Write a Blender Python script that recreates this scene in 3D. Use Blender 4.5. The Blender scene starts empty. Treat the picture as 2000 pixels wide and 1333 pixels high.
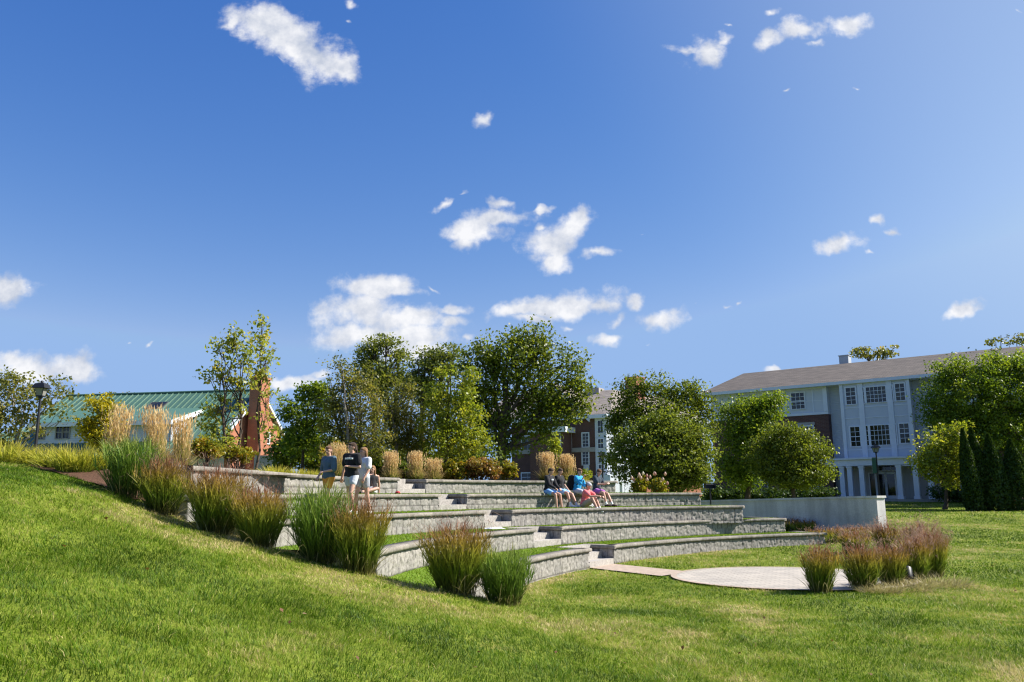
import bpy, math, random
import numpy as np
from mathutils import Vector, Matrix

# ------------------------------------------------------------------ camera, sky, sun, exposure
S = bpy.context.scene
COL = S.collection
EXPO = 0.95
SKY = 0.1
EYE = 1.909
FPX = 1601.0
PITCH, ROLL = math.radians(10.613), math.radians(0.35)
SUN_AZ, SUN_EL = math.radians(6.0), math.radians(42.0)      # azimuth measured from +X towards +Y
_F = np.array([0, math.cos(PITCH), math.sin(PITCH)])
_r0 = np.array([1.0, 0, 0]); _u0 = np.array([0, -math.sin(PITCH), math.cos(PITCH)])
_R = math.cos(ROLL)*_r0 - math.sin(ROLL)*_u0
_U = math.sin(ROLL)*_r0 + math.cos(ROLL)*_u0
cam = bpy.data.cameras.new('camera')
cam.sensor_width = 36.0
cam.lens = FPX/2000*36.0
cam.clip_start, cam.clip_end = 0.1, 9000
cam_o = bpy.data.objects.new('camera', cam); COL.objects.link(cam_o)
M = Matrix.Identity(4)
for i in range(3):
    M[i][0], M[i][1], M[i][2] = _R[i], _U[i], -_F[i]
M[2][3] = EYE
cam_o.matrix_world = M
S.camera = cam_o

S.view_settings.view_transform = 'Standard'
S.view_settings.look = 'None'
S.view_settings.exposure = EXPO
S.view_settings.gamma = 1.0
S.cycles.max_bounces = 8
S.cycles.transparent_max_bounces = 8
S.cycles.use_denoising = True
S.cycles.filter_width = 1.2
S.cycles.sample_clamp_indirect = 6.0

def ray(px, py):
    return _F*FPX + _R*(px-1000) + _U*(666.5-py)
def at(px, py, D):
    d = ray(px, py); return np.array([0, 0, EYE]) + d*(D/d[1])
def atz(px, py, z):
    d = ray(px, py); return np.array([0, 0, EYE]) + d*((z-EYE)/d[2])
def zat(px, py, D): return at(px, py, D)[2]

def build_world():
    w = bpy.data.worlds.new('World'); S.world = w; w.use_nodes = True
    nt = w.node_tree; N = nt.nodes; L = nt.links
    for n in list(N): N.remove(n)
    out = N.new('ShaderNodeOutputWorld'); bg = N.new('ShaderNodeBackground')
    bg.inputs['Strength'].default_value = SKY
    sky = N.new('ShaderNodeTexSky'); sky.sky_type = 'NISHITA'; sky.sun_disc = False
    sky.sun_elevation = SUN_EL
    sky.sun_rotation = math.radians(90) - SUN_AZ
    sky.altitude = 300; sky.air_density = 1.0; sky.dust_density = 0.0; sky.ozone_density = 1.0
    # grade the clear sky to the deep blue of the photograph, channel by channel
    sp0 = N.new('ShaderNodeSeparateColor'); L.new(sky.outputs[0], sp0.inputs[0]); cb0 = N.new('ShaderNodeCombineColor')
    for ch, (ref, tgt, gam, top) in enumerate(((.309, .418, 1.73, .31), (.473, .584, 1.12, .49), (.672, .90, .60, .83))):
        m0 = None
        for op, val in (('MULTIPLY', SKY/ref), ('POWER', gam), ('MULTIPLY', tgt), ('MINIMUM', top), ('MULTIPLY', 2**-EXPO/SKY)):
            mm = N.new('ShaderNodeMath'); mm.operation = op; L.new(m0 or sp0.outputs[ch], mm.inputs[0]); mm.inputs[1].default_value = val; m0 = mm.outputs[0]
        L.new(m0, cb0.inputs[ch])
    # pale glow of the air around the sun, which stands to the right of the frame
    tc0 = N.new('ShaderNodeTexCoord'); dt = N.new('ShaderNodeVectorMath'); dt.operation = 'DOT_PRODUCT'; L.new(tc0.outputs['Generated'], dt.inputs[0])
    dt.inputs[1].default_value = (math.cos(SUN_EL)*math.cos(SUN_AZ), math.cos(SUN_EL)*math.sin(SUN_AZ), math.sin(SUN_EL))
    gl = N.new('ShaderNodeMapRange'); gl.interpolation_type = 'SMOOTHSTEP'; L.new(dt.outputs['Value'], gl.inputs['Value']); gl.inputs['From Min'].default_value = .40; gl.inputs['From Max'].default_value = .86
    gm = N.new('ShaderNodeMix'); gm.data_type = 'RGBA'; gm.blend_type = 'ADD'; L.new(gl.outputs[0], gm.inputs['Factor']); L.new(cb0.outputs[0], gm.inputs['A'])
    gm.inputs['B'].default_value = tuple(c*2**-EXPO/SKY for c in (.22, .20, .09))+(1,)
    class _O: outputs = [gm.outputs['Result']]
    hsv = _O
    # clouds: drawn on the sky by direction (x/y, z/y)
    tc = N.new('ShaderNodeTexCoord'); sep = N.new('ShaderNodeSeparateXYZ'); L.new(tc.outputs['Generated'], sep.inputs[0])
    def math_(op, a, b=None, clamp=False):
        m = N.new('ShaderNodeMath'); m.operation = op; m.use_clamp = clamp
        for i, v in enumerate((a, b)):
            if v is None: continue
            if isinstance(v, (int, float)): m.inputs[i].default_value = v
            else: L.new(v, m.inputs[i])
        return m.outputs[0]
    ymax = math_('MAXIMUM', sep.outputs['Y'], 0.02)
    u = math_('DIVIDE', sep.outputs['X'], ymax); v = math_('DIVIDE', sep.outputs['Z'], ymax)
    cmb = N.new('ShaderNodeCombineXYZ'); L.new(u, cmb.inputs[0]); L.new(v, cmb.inputs[1])
    p = cmb.outputs[0]
    def noise(scale, detail, off=0.0, vec=None, rough=0.6):
        mp = N.new('ShaderNodeMapping'); mp.inputs['Location'].default_value = (off, off*0.7, off*1.3)
        L.new(vec or p, mp.inputs[0])
        n = N.new('ShaderNodeTexNoise'); n.inputs['Scale'].default_value = scale; n.inputs['Detail'].default_value = detail
        n.inputs['Roughness'].default_value = rough
        L.new(mp.outputs[0], n.inputs['Vector']); return n
    # warp
    nw = noise(11, 4, 3.1)
    sub = N.new('ShaderNodeVectorMath'); sub.operation = 'SUBTRACT'; L.new(nw.outputs['Color'], sub.inputs[0]); sub.inputs[1].default_value = (.5, .5, .5)
    scl = N.new('ShaderNodeVectorMath'); scl.operation = 'SCALE'; L.new(sub.outputs[0], scl.inputs[0]); scl.inputs['Scale'].default_value = 0.06
    add = N.new('ShaderNodeVectorMath'); add.operation = 'ADD'; L.new(p, add.inputs[0]); L.new(scl.outputs[0], add.inputs[1])
    pw = add.outputs[0]
    # (px, py, semi-axis x, semi-axis y, angle, weight)  each cloud is a few overlapping puffs
    C = [(505,45,72,42,-8,0),(560,75,75,48,-38,0),(620,105,70,44,-40,0),(672,132,40,26,-20,0),(450,50,34,18,20,.2),(545,110,40,14,-40,.55),
         (1385,108,48,34,25,.12),(1335,98,36,15,-12,.3),(1415,82,30,16,50,.3),(1510,78,46,22,25,.2),(1570,50,62,26,18,.15),(1640,42,50,24,12,.2),(1510,20,24,14,30,.45),(1430,52,18,9,0,.55),(1600,75,26,12,15,.45),
         (945,225,26,16,25,.3),(862,395,40,13,28,.3),(900,378,26,9,15,.45),(980,398,34,12,-12,.5),
         (935,450,60,36,-8,.0),(985,425,66,22,10,.1),(1045,409,28,10,8,.3),(915,475,36,18,0,.2),
         (1072,470,56,36,15,.05),(1125,440,48,24,30,.1),(1080,510,34,24,-10,.15),(1165,492,44,15,-6,.2),(1050,442,26,12,20,.4),
         (728,555,86,30,6,.0),(770,560,60,18,-6,.15),(700,612,80,36,8,.0),(790,630,100,34,-4,.05),(880,612,56,16,8,.2),(700,660,90,30,4,.05),(800,672,95,34,0,.0),(870,638,50,20,12,.2),(912,668,24,12,30,.45),(840,560,26,10,-40,.5),
         (1020,604,70,18,8,.05),(1095,598,88,26,4,-.1),(1165,600,40,20,-8,.05),(1035,628,50,16,-14,.2),(1110,637,22,9,4,.45),
         (1238,597,34,15,6,.2),(1205,628,30,16,35,.25),(1290,620,58,21,10,.05),(1195,662,36,15,4,.15),(1275,664,26,10,10,.6),(1360,598,12,4,12,.6),
         (1660,475,48,22,10,.08),(1705,490,14,10,0,.5),(1722,434,16,15,30,.35),(1747,457,18,10,0,.35),(1425,616,22,7,8,.35),(1455,606,12,6,20,.55),
         (1868,616,48,17,12,.05),(20,560,46,34,-10,.0),(60,565,14,10,0,.6),(70,718,100,32,-2,-.1),(155,726,52,24,-8,-.05),(20,705,50,24,0,0),
         (560,745,60,16,0,.05),(620,735,40,12,0,.4),(1530,718,34,8,4,.2),(1250,465,16,6,0,.65),(1270,436,14,6,0,.65),(1530,188,16,7,20,.6),(240,668,12,7,0,.6),(284,671,16,6,0,.55),
         (690,15,22,14,0,.6),(680,48,14,10,0,.65),(735,40,14,8,0,.7),(1985,30,10,10,0,.65),(1680,172,16,7,0,.7),(810,695,80,22,0,.05)]
    cur = None
    for (cx, cy, ax, ay, ang, wgt) in C:
        d0 = ray(cx, cy); cu, cv = d0[0]/d0[1], d0[2]/d0[1]
        k = 1.0/1601.0/ (d0[1]/FPX)
        mp = N.new('ShaderNodeMapping'); mp.vector_type = 'TEXTURE'
        mp.inputs['Location'].default_value = (cu, cv, 0)
        mp.inputs['Rotation'].default_value = (0, 0, math.radians(ang))
        mp.inputs['Scale'].default_value = (ax*k*1.12, ay*k*1.10, 1)
        L.new(pw, mp.inputs[0])
        ln = N.new('ShaderNodeVectorMath'); ln.operation = 'LENGTH'; L.new(mp.outputs[0], ln.inputs[0])
        val = math_('ADD', ln.outputs['Value'], wgt)
        if cur is None: cur = val
        else:
            m = N.new('ShaderNodeMath'); m.operation = 'SMOOTH_MIN'; m.inputs[2].default_value = 0.05
            L.new(cur, m.inputs[0]); L.new(val, m.inputs[1]); cur = m.outputs[0]
    n1 = noise(22, 9, 0.0, rough=0.6); n2 = noise(9, 5, 5.0)
    nn = math_('ADD', math_('MULTIPLY', math_('SUBTRACT', n1.outputs[0], .5), 2.35), math_('MULTIPLY', math_('SUBTRACT', n2.outputs[0], .5), .9))
    f = math_('ADD', cur, nn)
    mr = N.new('ShaderNodeMapRange'); mr.interpolation_type = 'SMOOTHSTEP'
    L.new(f, mr.inputs['Value']); mr.inputs['From Min'].default_value = 1.14; mr.inputs['From Max'].default_value = 0.32
    mr.inputs['To Min'].default_value = 0; mr.inputs['To Max'].default_value = 0.96
    # billow shading: softer grey on the undersides of the puffs
    mpo = N.new('ShaderNodeMapping'); mpo.inputs['Location'].default_value = (-0.012, -0.016, 0); L.new(p, mpo.inputs[0])
    n3 = noise(15, 5, 0.0, vec=mpo.outputs[0]); n4 = noise(15, 5, 0.0)
    dif = math_('SUBTRACT', n4.outputs[0], n3.outputs[0])
    sh = N.new('ShaderNodeMapRange'); L.new(dif, sh.inputs['Value']); sh.inputs['From Min'].default_value = -0.16; sh.inputs['From Max'].default_value = 0.12
    cc = N.new('ShaderNodeMix'); cc.data_type = 'RGBA'
    L.new(sh.outputs[0], cc.inputs['Factor'])
    cc.inputs['A'].default_value = tuple(c*2**-EXPO/SKY for c in (.58, .63, .74))+(1,); cc.inputs['B'].default_value = tuple(c*2**-EXPO/SKY for c in (.98, .98, 1.0))+(1,)
    mx = N.new('ShaderNodeMix'); mx.data_type = 'RGBA'
    L.new(mr.outputs[0], mx.inputs['Factor']); L.new(hsv.outputs[0], mx.inputs['A']); L.new(cc.outputs['Result'], mx.inputs['B'])
    L.new(mx.outputs['Result'], bg.inputs['Color']); L.new(bg.outputs[0], out.inputs[0])
    w.cycles.sampling_method = 'MANUAL'; w.cycles.sample_map_resolution = 512
build_world()

sl = bpy.data.lights.new('sun', 'SUN'); sl.energy = 5.0; sl.angle = math.radians(0.5); sl.color = (1.0, 0.945, 0.86)
so = bpy.data.objects.new('sun', sl); COL.objects.link(so)
sd = Vector((math.cos(SUN_EL)*math.cos(SUN_AZ), math.cos(SUN_EL)*math.sin(SUN_AZ), math.sin(SUN_EL)))
so.rotation_euler = sd.to_track_quat('Z', 'Y').to_euler()
so.location = (40, 0, 60)

# ------------------------------------------------------------------ helpers
RNG = np.random.default_rng(7)
def tag(o, label=None, cat=None, group=None, kind=None):
    if label: o['label'] = label
    if cat: o['category'] = cat
    if group: o['group'] = group
    if kind: o['kind'] = kind
    return o
def empty(name, loc, label=None, cat=None, group=None, rz=0.0):
    o = bpy.data.objects.new(name, None); COL.objects.link(o)
    o.location = tuple(float(v) for v in loc); o.rotation_euler = (0, 0, rz); o.empty_display_size = 0.2
    return tag(o, label, cat, group)
def link(name, me, parent=None, label=None, cat=None, group=None, kind=None):
    o = bpy.data.objects.new(name, me); COL.objects.link(o)
    if parent is not None:
        o.parent = parent
        o.matrix_parent_inverse = parent_world(parent).inverted()
    return tag(o, label, cat, group, kind)
def parent_world(p):
    m = Matrix.Translation(p.location) @ p.rotation_euler.to_matrix().to_4x4()
    if p.parent is not None:
        m = parent_world(p.parent) @ p.matrix_parent_inverse @ m
    return m

class MB:
    """collects geometry (world coordinates) and links it as ONE mesh object"""
    def __init__(s): s.V = []; s.T = []; s.A = []; s.R = []; s.F = []; s.n = 0
    def add(s, V, F, mi=0, tex=None, a=None, r=None):
        V = np.asarray(V, float).reshape(-1, 3); n = len(V)
        s.V.append(V); s.T.append(V if tex is None else np.asarray(tex, float).reshape(-1, 3))
        s.A.append(np.zeros(n) if a is None else np.broadcast_to(np.asarray(a, float), (n,)))
        s.R.append(np.zeros(n) if r is None else np.broadcast_to(np.asarray(r, float), (n,)))
        F = np.asarray(F, int)
        s.F.append((F + s.n, mi)); s.n += n
    def quad(s, a, b, c, d, mi=0, tex=None): s.add([a, b, c, d], [[0, 1, 2, 3]], mi, tex)
    def hexa(s, P, mi=0, tex=None):
        """P: 8 corners, bottom 0-3 counter-clockwise, top 4-7"""
        P = np.asarray(P, float)
        for f in ((3, 2, 1, 0), (4, 5, 6, 7), (0, 1, 5, 4), (1, 2, 6, 5), (2, 3, 7, 6), (3, 0, 4, 7)):
            q = P[list(f)]
            if tex is None:
                e1 = q[1]-q[0]; e1 = e1/(np.linalg.norm(e1)+1e-9); e2 = q[3]-q[0]
                if f in ((3, 2, 1, 0), (4, 5, 6, 7)): t = q
                else: t = np.stack([(q @ e1), q[:, 2], np.zeros(4)], 1)
            else: t = q
            s.add(q, [[0, 1, 2, 3]], mi, t)
    def box(s, c, size, mi=0, rz=0.0):
        x, y, z = np.array(size)/2.0; ca, sa = math.cos(rz), math.sin(rz)
        P = []
        for dz in (-z, z):
            for dx, dy in ((-x, -y), (x, -y), (x, y), (-x, y)):
                P.append((c[0]+ca*dx-sa*dy, c[1]+sa*dx+ca*dy, c[2]+dz))
        s.hexa(P, mi)
    def fbox(s, fr, u0, u1, d0, d1, z0, z1, mi=0):
        """box in a facade frame: u along the wall, d outwards"""
        P = [fr(u, d, z) for z in (z0, z1) for (u, d) in ((u0, d1), (u1, d1), (u1, d0), (u0, d0))]
        s.hexa(P, mi)
    def prism(s, poly, fr, d0, d1, mi=0):
        """poly [(u,z)] extruded from d0 to d1 (outwards)"""
        n = len(poly)
        f = np.array([fr(u, d1, z) for u, z in poly]); b = np.array([fr(u, d0, z) for u, z in poly])
        t = np.array([(u, z, 0) for u, z in poly], float)
        s.addpoly(f, t, mi); s.addpoly(b[::-1], t[::-1], mi)
        for i in range(n):
            j = (i+1) % n
            s.add([f[j], f[i], b[i], b[j]], [[0, 1, 2, 3]], mi, [(0, t[j][1], 0), (0, t[i][1], 0), (abs(d1-d0), t[i][1], 0), (abs(d1-d0), t[j][1], 0)])
    def addpoly(s, P, tex=None, mi=0):
        P = np.asarray(P, float); s.add(P, [list(range(len(P)))], mi, tex)
    def tube(s, path, rad, n=8, mi=0, cap=True, r=0.0, squash=None):
        path = np.asarray(path, float); rad = np.broadcast_to(np.asarray(rad, float), (len(path),))
        t = np.gradient(path, axis=0); t /= (np.linalg.norm(t, axis=1, keepdims=True)+1e-9)
        ref = np.array([0, 0, 1.0]) if abs(t[:, 2]).mean() < 0.8 else np.array([1.0, 0, 0])
        b1 = np.cross(t, ref); b1 /= (np.linalg.norm(b1, axis=1, keepdims=True)+1e-9); b2 = np.cross(t, b1)
        an = np.linspace(0, 2*np.pi, n, endpoint=False)
        V = path[:, None, :] + rad[:, None, None]*(np.cos(an)[None, :, None]*b1[:, None, :] + np.sin(an)[None, :, None]*b2[:, None, :])
        m = len(path); V = V.reshape(-1, 3)
        i = np.arange(m-1)[:, None]*n; j = np.arange(n)[None, :]; jn = (j+1) % n
        F = np.stack([i+j, i+n+j, i+n+jn, i+jn], -1).reshape(-1, 4)
        s.add(V, F, mi, r=r)
        if cap:
            base = (m-1)*n
            s.add(V[base:base+n], [list(range(n))], mi, r=r); s.add(V[:n], [list(range(n))[::-1]], mi, r=r)
    def mesh(s, name, mats, smooth=False):
        V = np.concatenate(s.V); me = bpy.data.meshes.new(name)
        me.vertices.add(len(V)); me.vertices.foreach_set('co', V.astype(np.float32).ravel())
        idx = np.concatenate([f.ravel() for f, _ in s.F]); sz = np.concatenate([np.full(len(f), f.shape[1]) for f, _ in s.F])
        mi = np.concatenate([np.full(len(f), m) for f, m in s.F])
        st = np.concatenate([[0], np.cumsum(sz)[:-1]])
        me.loops.add(len(idx)); me.loops.foreach_set('vertex_index', idx.astype(np.int32))
        me.polygons.add(len(sz)); me.polygons.foreach_set('loop_start', st.astype(np.int32))
        me.polygons.foreach_set('material_index', mi.astype(np.int32))
        if smooth: me.polygons.foreach_set('use_smooth', np.ones(len(sz), bool))
        me.update(calc_edges=True)
        for nm, dat, ty in (('tex', np.concatenate(s.T), 'FLOAT_VECTOR'), ('a', np.concatenate(s.A), 'FLOAT'), ('r', np.concatenate(s.R), 'FLOAT')):
            at_ = me.attributes.new(nm, ty, 'POINT')
            at_.data.foreach_set('vector' if ty == 'FLOAT_VECTOR' else 'value', np.ascontiguousarray(dat, np.float32).ravel())
        for m in (mats if isinstance(mats, (list, tuple)) else [mats]): me.materials.append(m)
        return me
    def build(s, name, mats, parent=None, smooth=False, **kw):
        return link(name, s.mesh(name, mats, smooth), parent, **kw)

def vnoise(x, y, seed=0):
    x = np.asarray(x, float); y = np.asarray(y, float)
    xi = np.floor(x).astype(np.int64); yi = np.floor(y).astype(np.int64); fx = x-xi; fy = y-yi
    fx = fx*fx*(3-2*fx); fy = fy*fy*(3-2*fy)
    def h(a, b):
        n = (a*374761393 + b*668265263 + seed*1442695041) & 0xffffffff
        n = ((n ^ (n >> 13))*1274126177) & 0xffffffff
        return ((n ^ (n >> 16)) & 0xffff)/65535.0
    return (h(xi, yi)*(1-fx)+h(xi+1, yi)*fx)*(1-fy) + (h(xi, yi+1)*(1-fx)+h(xi+1, yi+1)*fx)*fy
def sstep(a, b, x):
    t = np.clip((np.asarray(x, float)-a)/(b-a), 0, 1); return t*t*(3-2*t)

# ------------------------------------------------------------------ materials
def newmat(name):
    m = bpy.data.materials.new(name); m.use_nodes = True
    nt = m.node_tree
    return m, nt, nt.nodes['Principled BSDF'], nt.nodes, nt.links
def nd(N, typ, **kw):
    n = N.new(typ)
    for k, v in kw.items():
        if hasattr(n, k): setattr(n, k, v)
        else: n.inputs[k.replace('_', ' ')].default_value = v
    return n
def attr(N, name): return nd(N, 'ShaderNodeAttribute', attribute_name=name)
def ramp(N, stops, interp='LINEAR'):
    r = N.new('ShaderNodeValToRGB'); r.color_ramp.interpolation = interp; e = r.color_ramp.elements
    while len(e) > 1: e.remove(e[-1])
    e[0].position, e[0].color = stops[0][0], (*stops[0][1], 1)
    for p, c in stops[1:]:
        x = e.new(p); x.color = (*c, 1)
    return r
def noise_col(N, L, stops, scale, detail=6, vec=None, rough=.6):
    n = nd(N, 'ShaderNodeTexNoise', Scale=scale, Detail=detail, Roughness=rough)
    if vec is None:
        g = N.new('ShaderNodeNewGeometry'); vec = g.outputs['Position']
    L.new(vec, n.inputs['Vector']); r = ramp(N, stops); L.new(n.outputs[0], r.inputs[0]); return r, n
def bump(N, L, p, hgt, strength=.3, dist=.02):
    b = nd(N, 'ShaderNodeBump', Strength=strength, Distance=dist); L.new(hgt, b.inputs['Height']); L.new(b.outputs[0], p.inputs['Normal']); return b
def solid(name, col, rough=.6, var=.12, scale=6.0, metal=0.0, bmp=0.0, spec=.4):
    m, nt, p, N, L = newmat(name)
    c = np.array(col)
    r, n = noise_col(N, L, [(.3, tuple(c*(1-var))), (.7, tuple(np.minimum(c*(1+var), .95)))], scale)
    L.new(r.outputs[0], p.inputs['Base Color']); p.inputs['Roughness'].default_value = rough; p.inputs['Metallic'].default_value = metal
    p.inputs['Specular IOR Level'].default_value = spec
    if bmp: bump(N, L, p, n.outputs[0], bmp)
    return m
def leafmat(name, stops, trans=.35, spec=.3, rough=.42, gain=(1.9, 1.6, 1.15)):
    """foliage: colour by a per-leaf random value, light passes through"""
    stops = [(p, tuple(min(v*g_, .6) for v, g_ in zip(col, gain))) for p, col in stops]
    m, nt, p, N, L = newmat(name)
    a = attr(N, 'r'); r = ramp(N, stops); L.new(a.outputs['Fac'], r.inputs[0])
    L.new(r.outputs[0], p.inputs['Base Color']); p.inputs['Roughness'].default_value = rough; p.inputs['Specular IOR Level'].default_value = spec
    t = N.new('ShaderNodeBsdfTranslucent')
    mixc = nd(N, 'ShaderNodeMix', data_type='RGBA', blend_type='MULTIPLY'); mixc.inputs['Factor'].default_value = 1
    L.new(r.outputs[0], mixc.inputs['A']); mixc.inputs['B'].default_value = (1.5, 1.45, .7, 1)
    L.new(mixc.outputs['Result'], t.inputs['Color'])
    ms = N.new('ShaderNodeMixShader'); ms.inputs[0].default_value = trans
    L.new(p.outputs[0], ms.inputs[1]); L.new(t.outputs[0], ms.inputs[2])
    L.new(ms.outputs[0], N['Material Output'].inputs[0]); return m
def blademat(name, lowmid, hi, trans=.35, var=.35):
    """grass blades: colour runs from base to tip along the blade, per-blade variation"""
    m, nt, p, N, L = newmat(name)
    a = attr(N, 'a'); r = attr(N, 'r')
    c1 = ramp(N, lowmid); c2 = ramp(N, hi)
    L.new(a.outputs['Fac'], c1.inputs[0]); L.new(a.outputs['Fac'], c2.inputs[0])
    mx = nd(N, 'ShaderNodeMix', data_type='RGBA'); L.new(r.outputs['Fac'], mx.inputs['Factor'])
    L.new(c1.outputs[0], mx.inputs['A']); L.new(c2.outputs[0], mx.inputs['B'])
    L.new(mx.outputs['Result'], p.inputs['Base Color']); p.inputs['Roughness'].default_value = .5; p.inputs['Specular IOR Level'].default_value = .3
    t = N.new('ShaderNodeBsdfTranslucent'); L.new(mx.outputs['Result'], t.inputs['Color'])
    ms = N.new('ShaderNodeMixShader'); ms.inputs[0].default_value = trans
    L.new(p.outputs[0], ms.inputs[1]); L.new(t.outputs[0], ms.inputs[2]); L.new(ms.outputs[0], N['Material Output'].inputs[0]); return m

def brickmat(name, c1, c2, mortar, sx=1.0):
    m, nt, p, N, L = newmat(name)
    a = attr(N, 'tex'); b = nd(N, 'ShaderNodeTexBrick', offset=.5)
    b.inputs['Scale'].default_value = 1.0; b.inputs['Brick Width'].default_value = .22*sx; b.inputs['Row Height'].default_value = .075*sx
    b.inputs['Mortar Size'].default_value = .006*sx; b.inputs['Color1'].default_value = (*c1, 1); b.inputs['Color2'].default_value = (*c2, 1); b.inputs['Mortar'].default_value = (*mortar, 1)
    L.new(a.outputs['Vector'], b.inputs['Vector'])
    r, n = noise_col(N, L, [(.3, (.8, .8, .8)), (.7, (1.15, 1.1, 1.08))], .9, vec=a.outputs['Vector'])
    mx = nd(N, 'ShaderNodeMix', data_type='RGBA', blend_type='MULTIPLY'); mx.inputs['Factor'].default_value = 1
    L.new(b.outputs['Color'], mx.inputs['A']); L.new(r.outputs[0], mx.inputs['B']); L.new(mx.outputs['Result'], p.inputs['Base Color'])
    p.inputs['Roughness'].default_value = .85; bump(N, L, p, b.outputs['Fac'], -.3, .01); return m
def boardmat(name, col, pitch=.14, rough=.55, along=1):
    """horizontal clapboards (along=1) or vertical seams (along=0)"""
    m, nt, p, N, L = newmat(name)
    a = attr(N, 'tex'); sp = N.new('ShaderNodeSeparateXYZ'); L.new(a.outputs['Vector'], sp.inputs[0])
    dv = nd(N, 'ShaderNodeMath', operation='DIVIDE'); L.new(sp.outputs[along], dv.inputs[0]); dv.inputs[1].default_value = pitch
    fr = nd(N, 'ShaderNodeMath', operation='FRACT'); L.new(dv.outputs[0], fr.inputs[0])
    rr = ramp(N, [(0, (.0, .0, .0)), (.12, (.9, .9, .9)), (1, (.55, .55, .55))]); L.new(fr.outputs[0], rr.inputs[0])
    r, n = noise_col(N, L, [(.3, tuple(np.array(col)*.93)), (.7, col)], 1.3, vec=a.outputs['Vector'])
    L.new(r.outputs[0], p.inputs['Base Color']); p.inputs['Roughness'].default_value = rough
    bump(N, L, p, rr.outputs[0], .8, .025); return m
def glassmat(name, col=(.02, .024, .028), rough=.06):
    m, nt, p, N, L = newmat(name)
    r, n = noise_col(N, L, [(.36, (.004, .005, .006)), (.5, col), (.62, (.045, .042, .018)), (.75, (.075, .068, .04))], 1.1, 3)  # olive noise patches paint mirrored trees into the pane's base colour
    L.new(r.outputs[0], p.inputs['Base Color']); p.inputs['Roughness'].default_value = rough; p.inputs['Specular IOR Level'].default_value = .55
    nn = nd(N, 'ShaderNodeTexNoise', Scale=1.2, Detail=1); g = N.new('ShaderNodeNewGeometry'); L.new(g.outputs['Position'], nn.inputs['Vector'])
    bump(N, L, p, nn.outputs[0], .08, .05); return m
def shinglemat(name, c1, c2, cm):
    m, nt, p, N, L = newmat(name)
    a = attr(N, 'tex'); b = nd(N, 'ShaderNodeTexBrick', offset=.5); b.inputs['Scale'].default_value = 1
    b.inputs['Brick Width'].default_value = .55; b.inputs['Row Height'].default_value = .3; b.inputs['Mortar Size'].default_value = .025
    b.inputs['Color1'].default_value = (*c1, 1); b.inputs['Color2'].default_value = (*c2, 1); b.inputs['Mortar'].default_value = (*cm, 1)
    L.new(a.outputs['Vector'], b.inputs['Vector'])
    mp = N.new('ShaderNodeMapping'); mp.inputs['Rotation'].default_value = (0, 0, .62); mp.inputs['Scale'].default_value = (.55, 2.1, 1); L.new(a.outputs['Vector'], mp.inputs[0])
    r, n = noise_col(N, L, [(.3, (.66, .66, .66)), (.7, (1.3, 1.3, 1.3))], 1.0, 4, vec=mp.outputs[0])
    mx = nd(N, 'ShaderNodeMix', data_type='RGBA', blend_type='MULTIPLY'); mx.inputs['Factor'].default_value = 1
    L.new(b.outputs['Color'], mx.inputs['A']); L.new(r.outputs[0], mx.inputs['B']); L.new(mx.outputs['Result'], p.inputs['Base Color'])
    p.inputs['Roughness'].default_value = .9; bump(N, L, p, b.outputs['Fac'], -.4, .02); return m
# ------------------------------------------------------------------ amphitheatre layout (plan)
CIR = {1: (17.834, 12.471, 18.51), 2: (17.349, 12.02, 19.664), 3: (15.025, 10.695, 19.649), 4: (12.994, 12.054, 18.608)}
ZT = [0.0, 0.526, 1.024, 1.492, 1.94, 2.38]
def circ_px(k, px):
    cx, cy, R = CIR[k]; d = ray(px, 990); m = d[0]/d[1]
    a = 1+m*m; b = -2*(m*cx+cy); c = cx*cx+cy*cy-R*R
    y = (-b+math.sqrt(max(b*b-4*a*c, 0)))/(2*a); return np.array([m*y, y])
def circ_ang(k, deg):
    cx, cy, R = CIR[k]; t = math.radians(deg); return np.array([cx+R*math.cos(t), cy+R*math.sin(t)])
def ang_of(k, p): return math.degrees(math.atan2(p[1]-CIR[k][1], p[0]-CIR[k][0]))
def arc(k, a0, a1, step=.03):
    n = max(int(abs(math.radians(a1-a0))*CIR[k][2]/step), 4)
    return np.array([circ_ang(k, a) for a in np.linspace(a0, a1, n)])
def catmull(P, n=14):
    P = np.asarray(P, float); Q = np.vstack([2*P[0]-P[1], P, 2*P[-1]-P[-2]]); out = []
    for i in range(len(P)-1):
        p0, p1, p2, p3 = Q[i:i+4]
        for t in np.linspace(0, 1, n, endpoint=False):
            out.append(.5*((2*p1)+(-p0+p2)*t+(2*p0-5*p1+4*p2-p3)*t*t+(-p0+3*p1-3*p2+p3)*t**3))
    out.append(P[-1]); return np.array(out)
def resample(P, step):
    P = np.asarray(P, float); d = np.concatenate([[0], np.cumsum(np.linalg.norm(np.diff(P[:, :2], axis=0), axis=1))])
    n = max(int(d[-1]/step), 2); t = np.linspace(0, d[-1], n+1)
    return np.stack([np.interp(t, d, P[:, i]) for i in range(P.shape[1])], 1)
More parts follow.
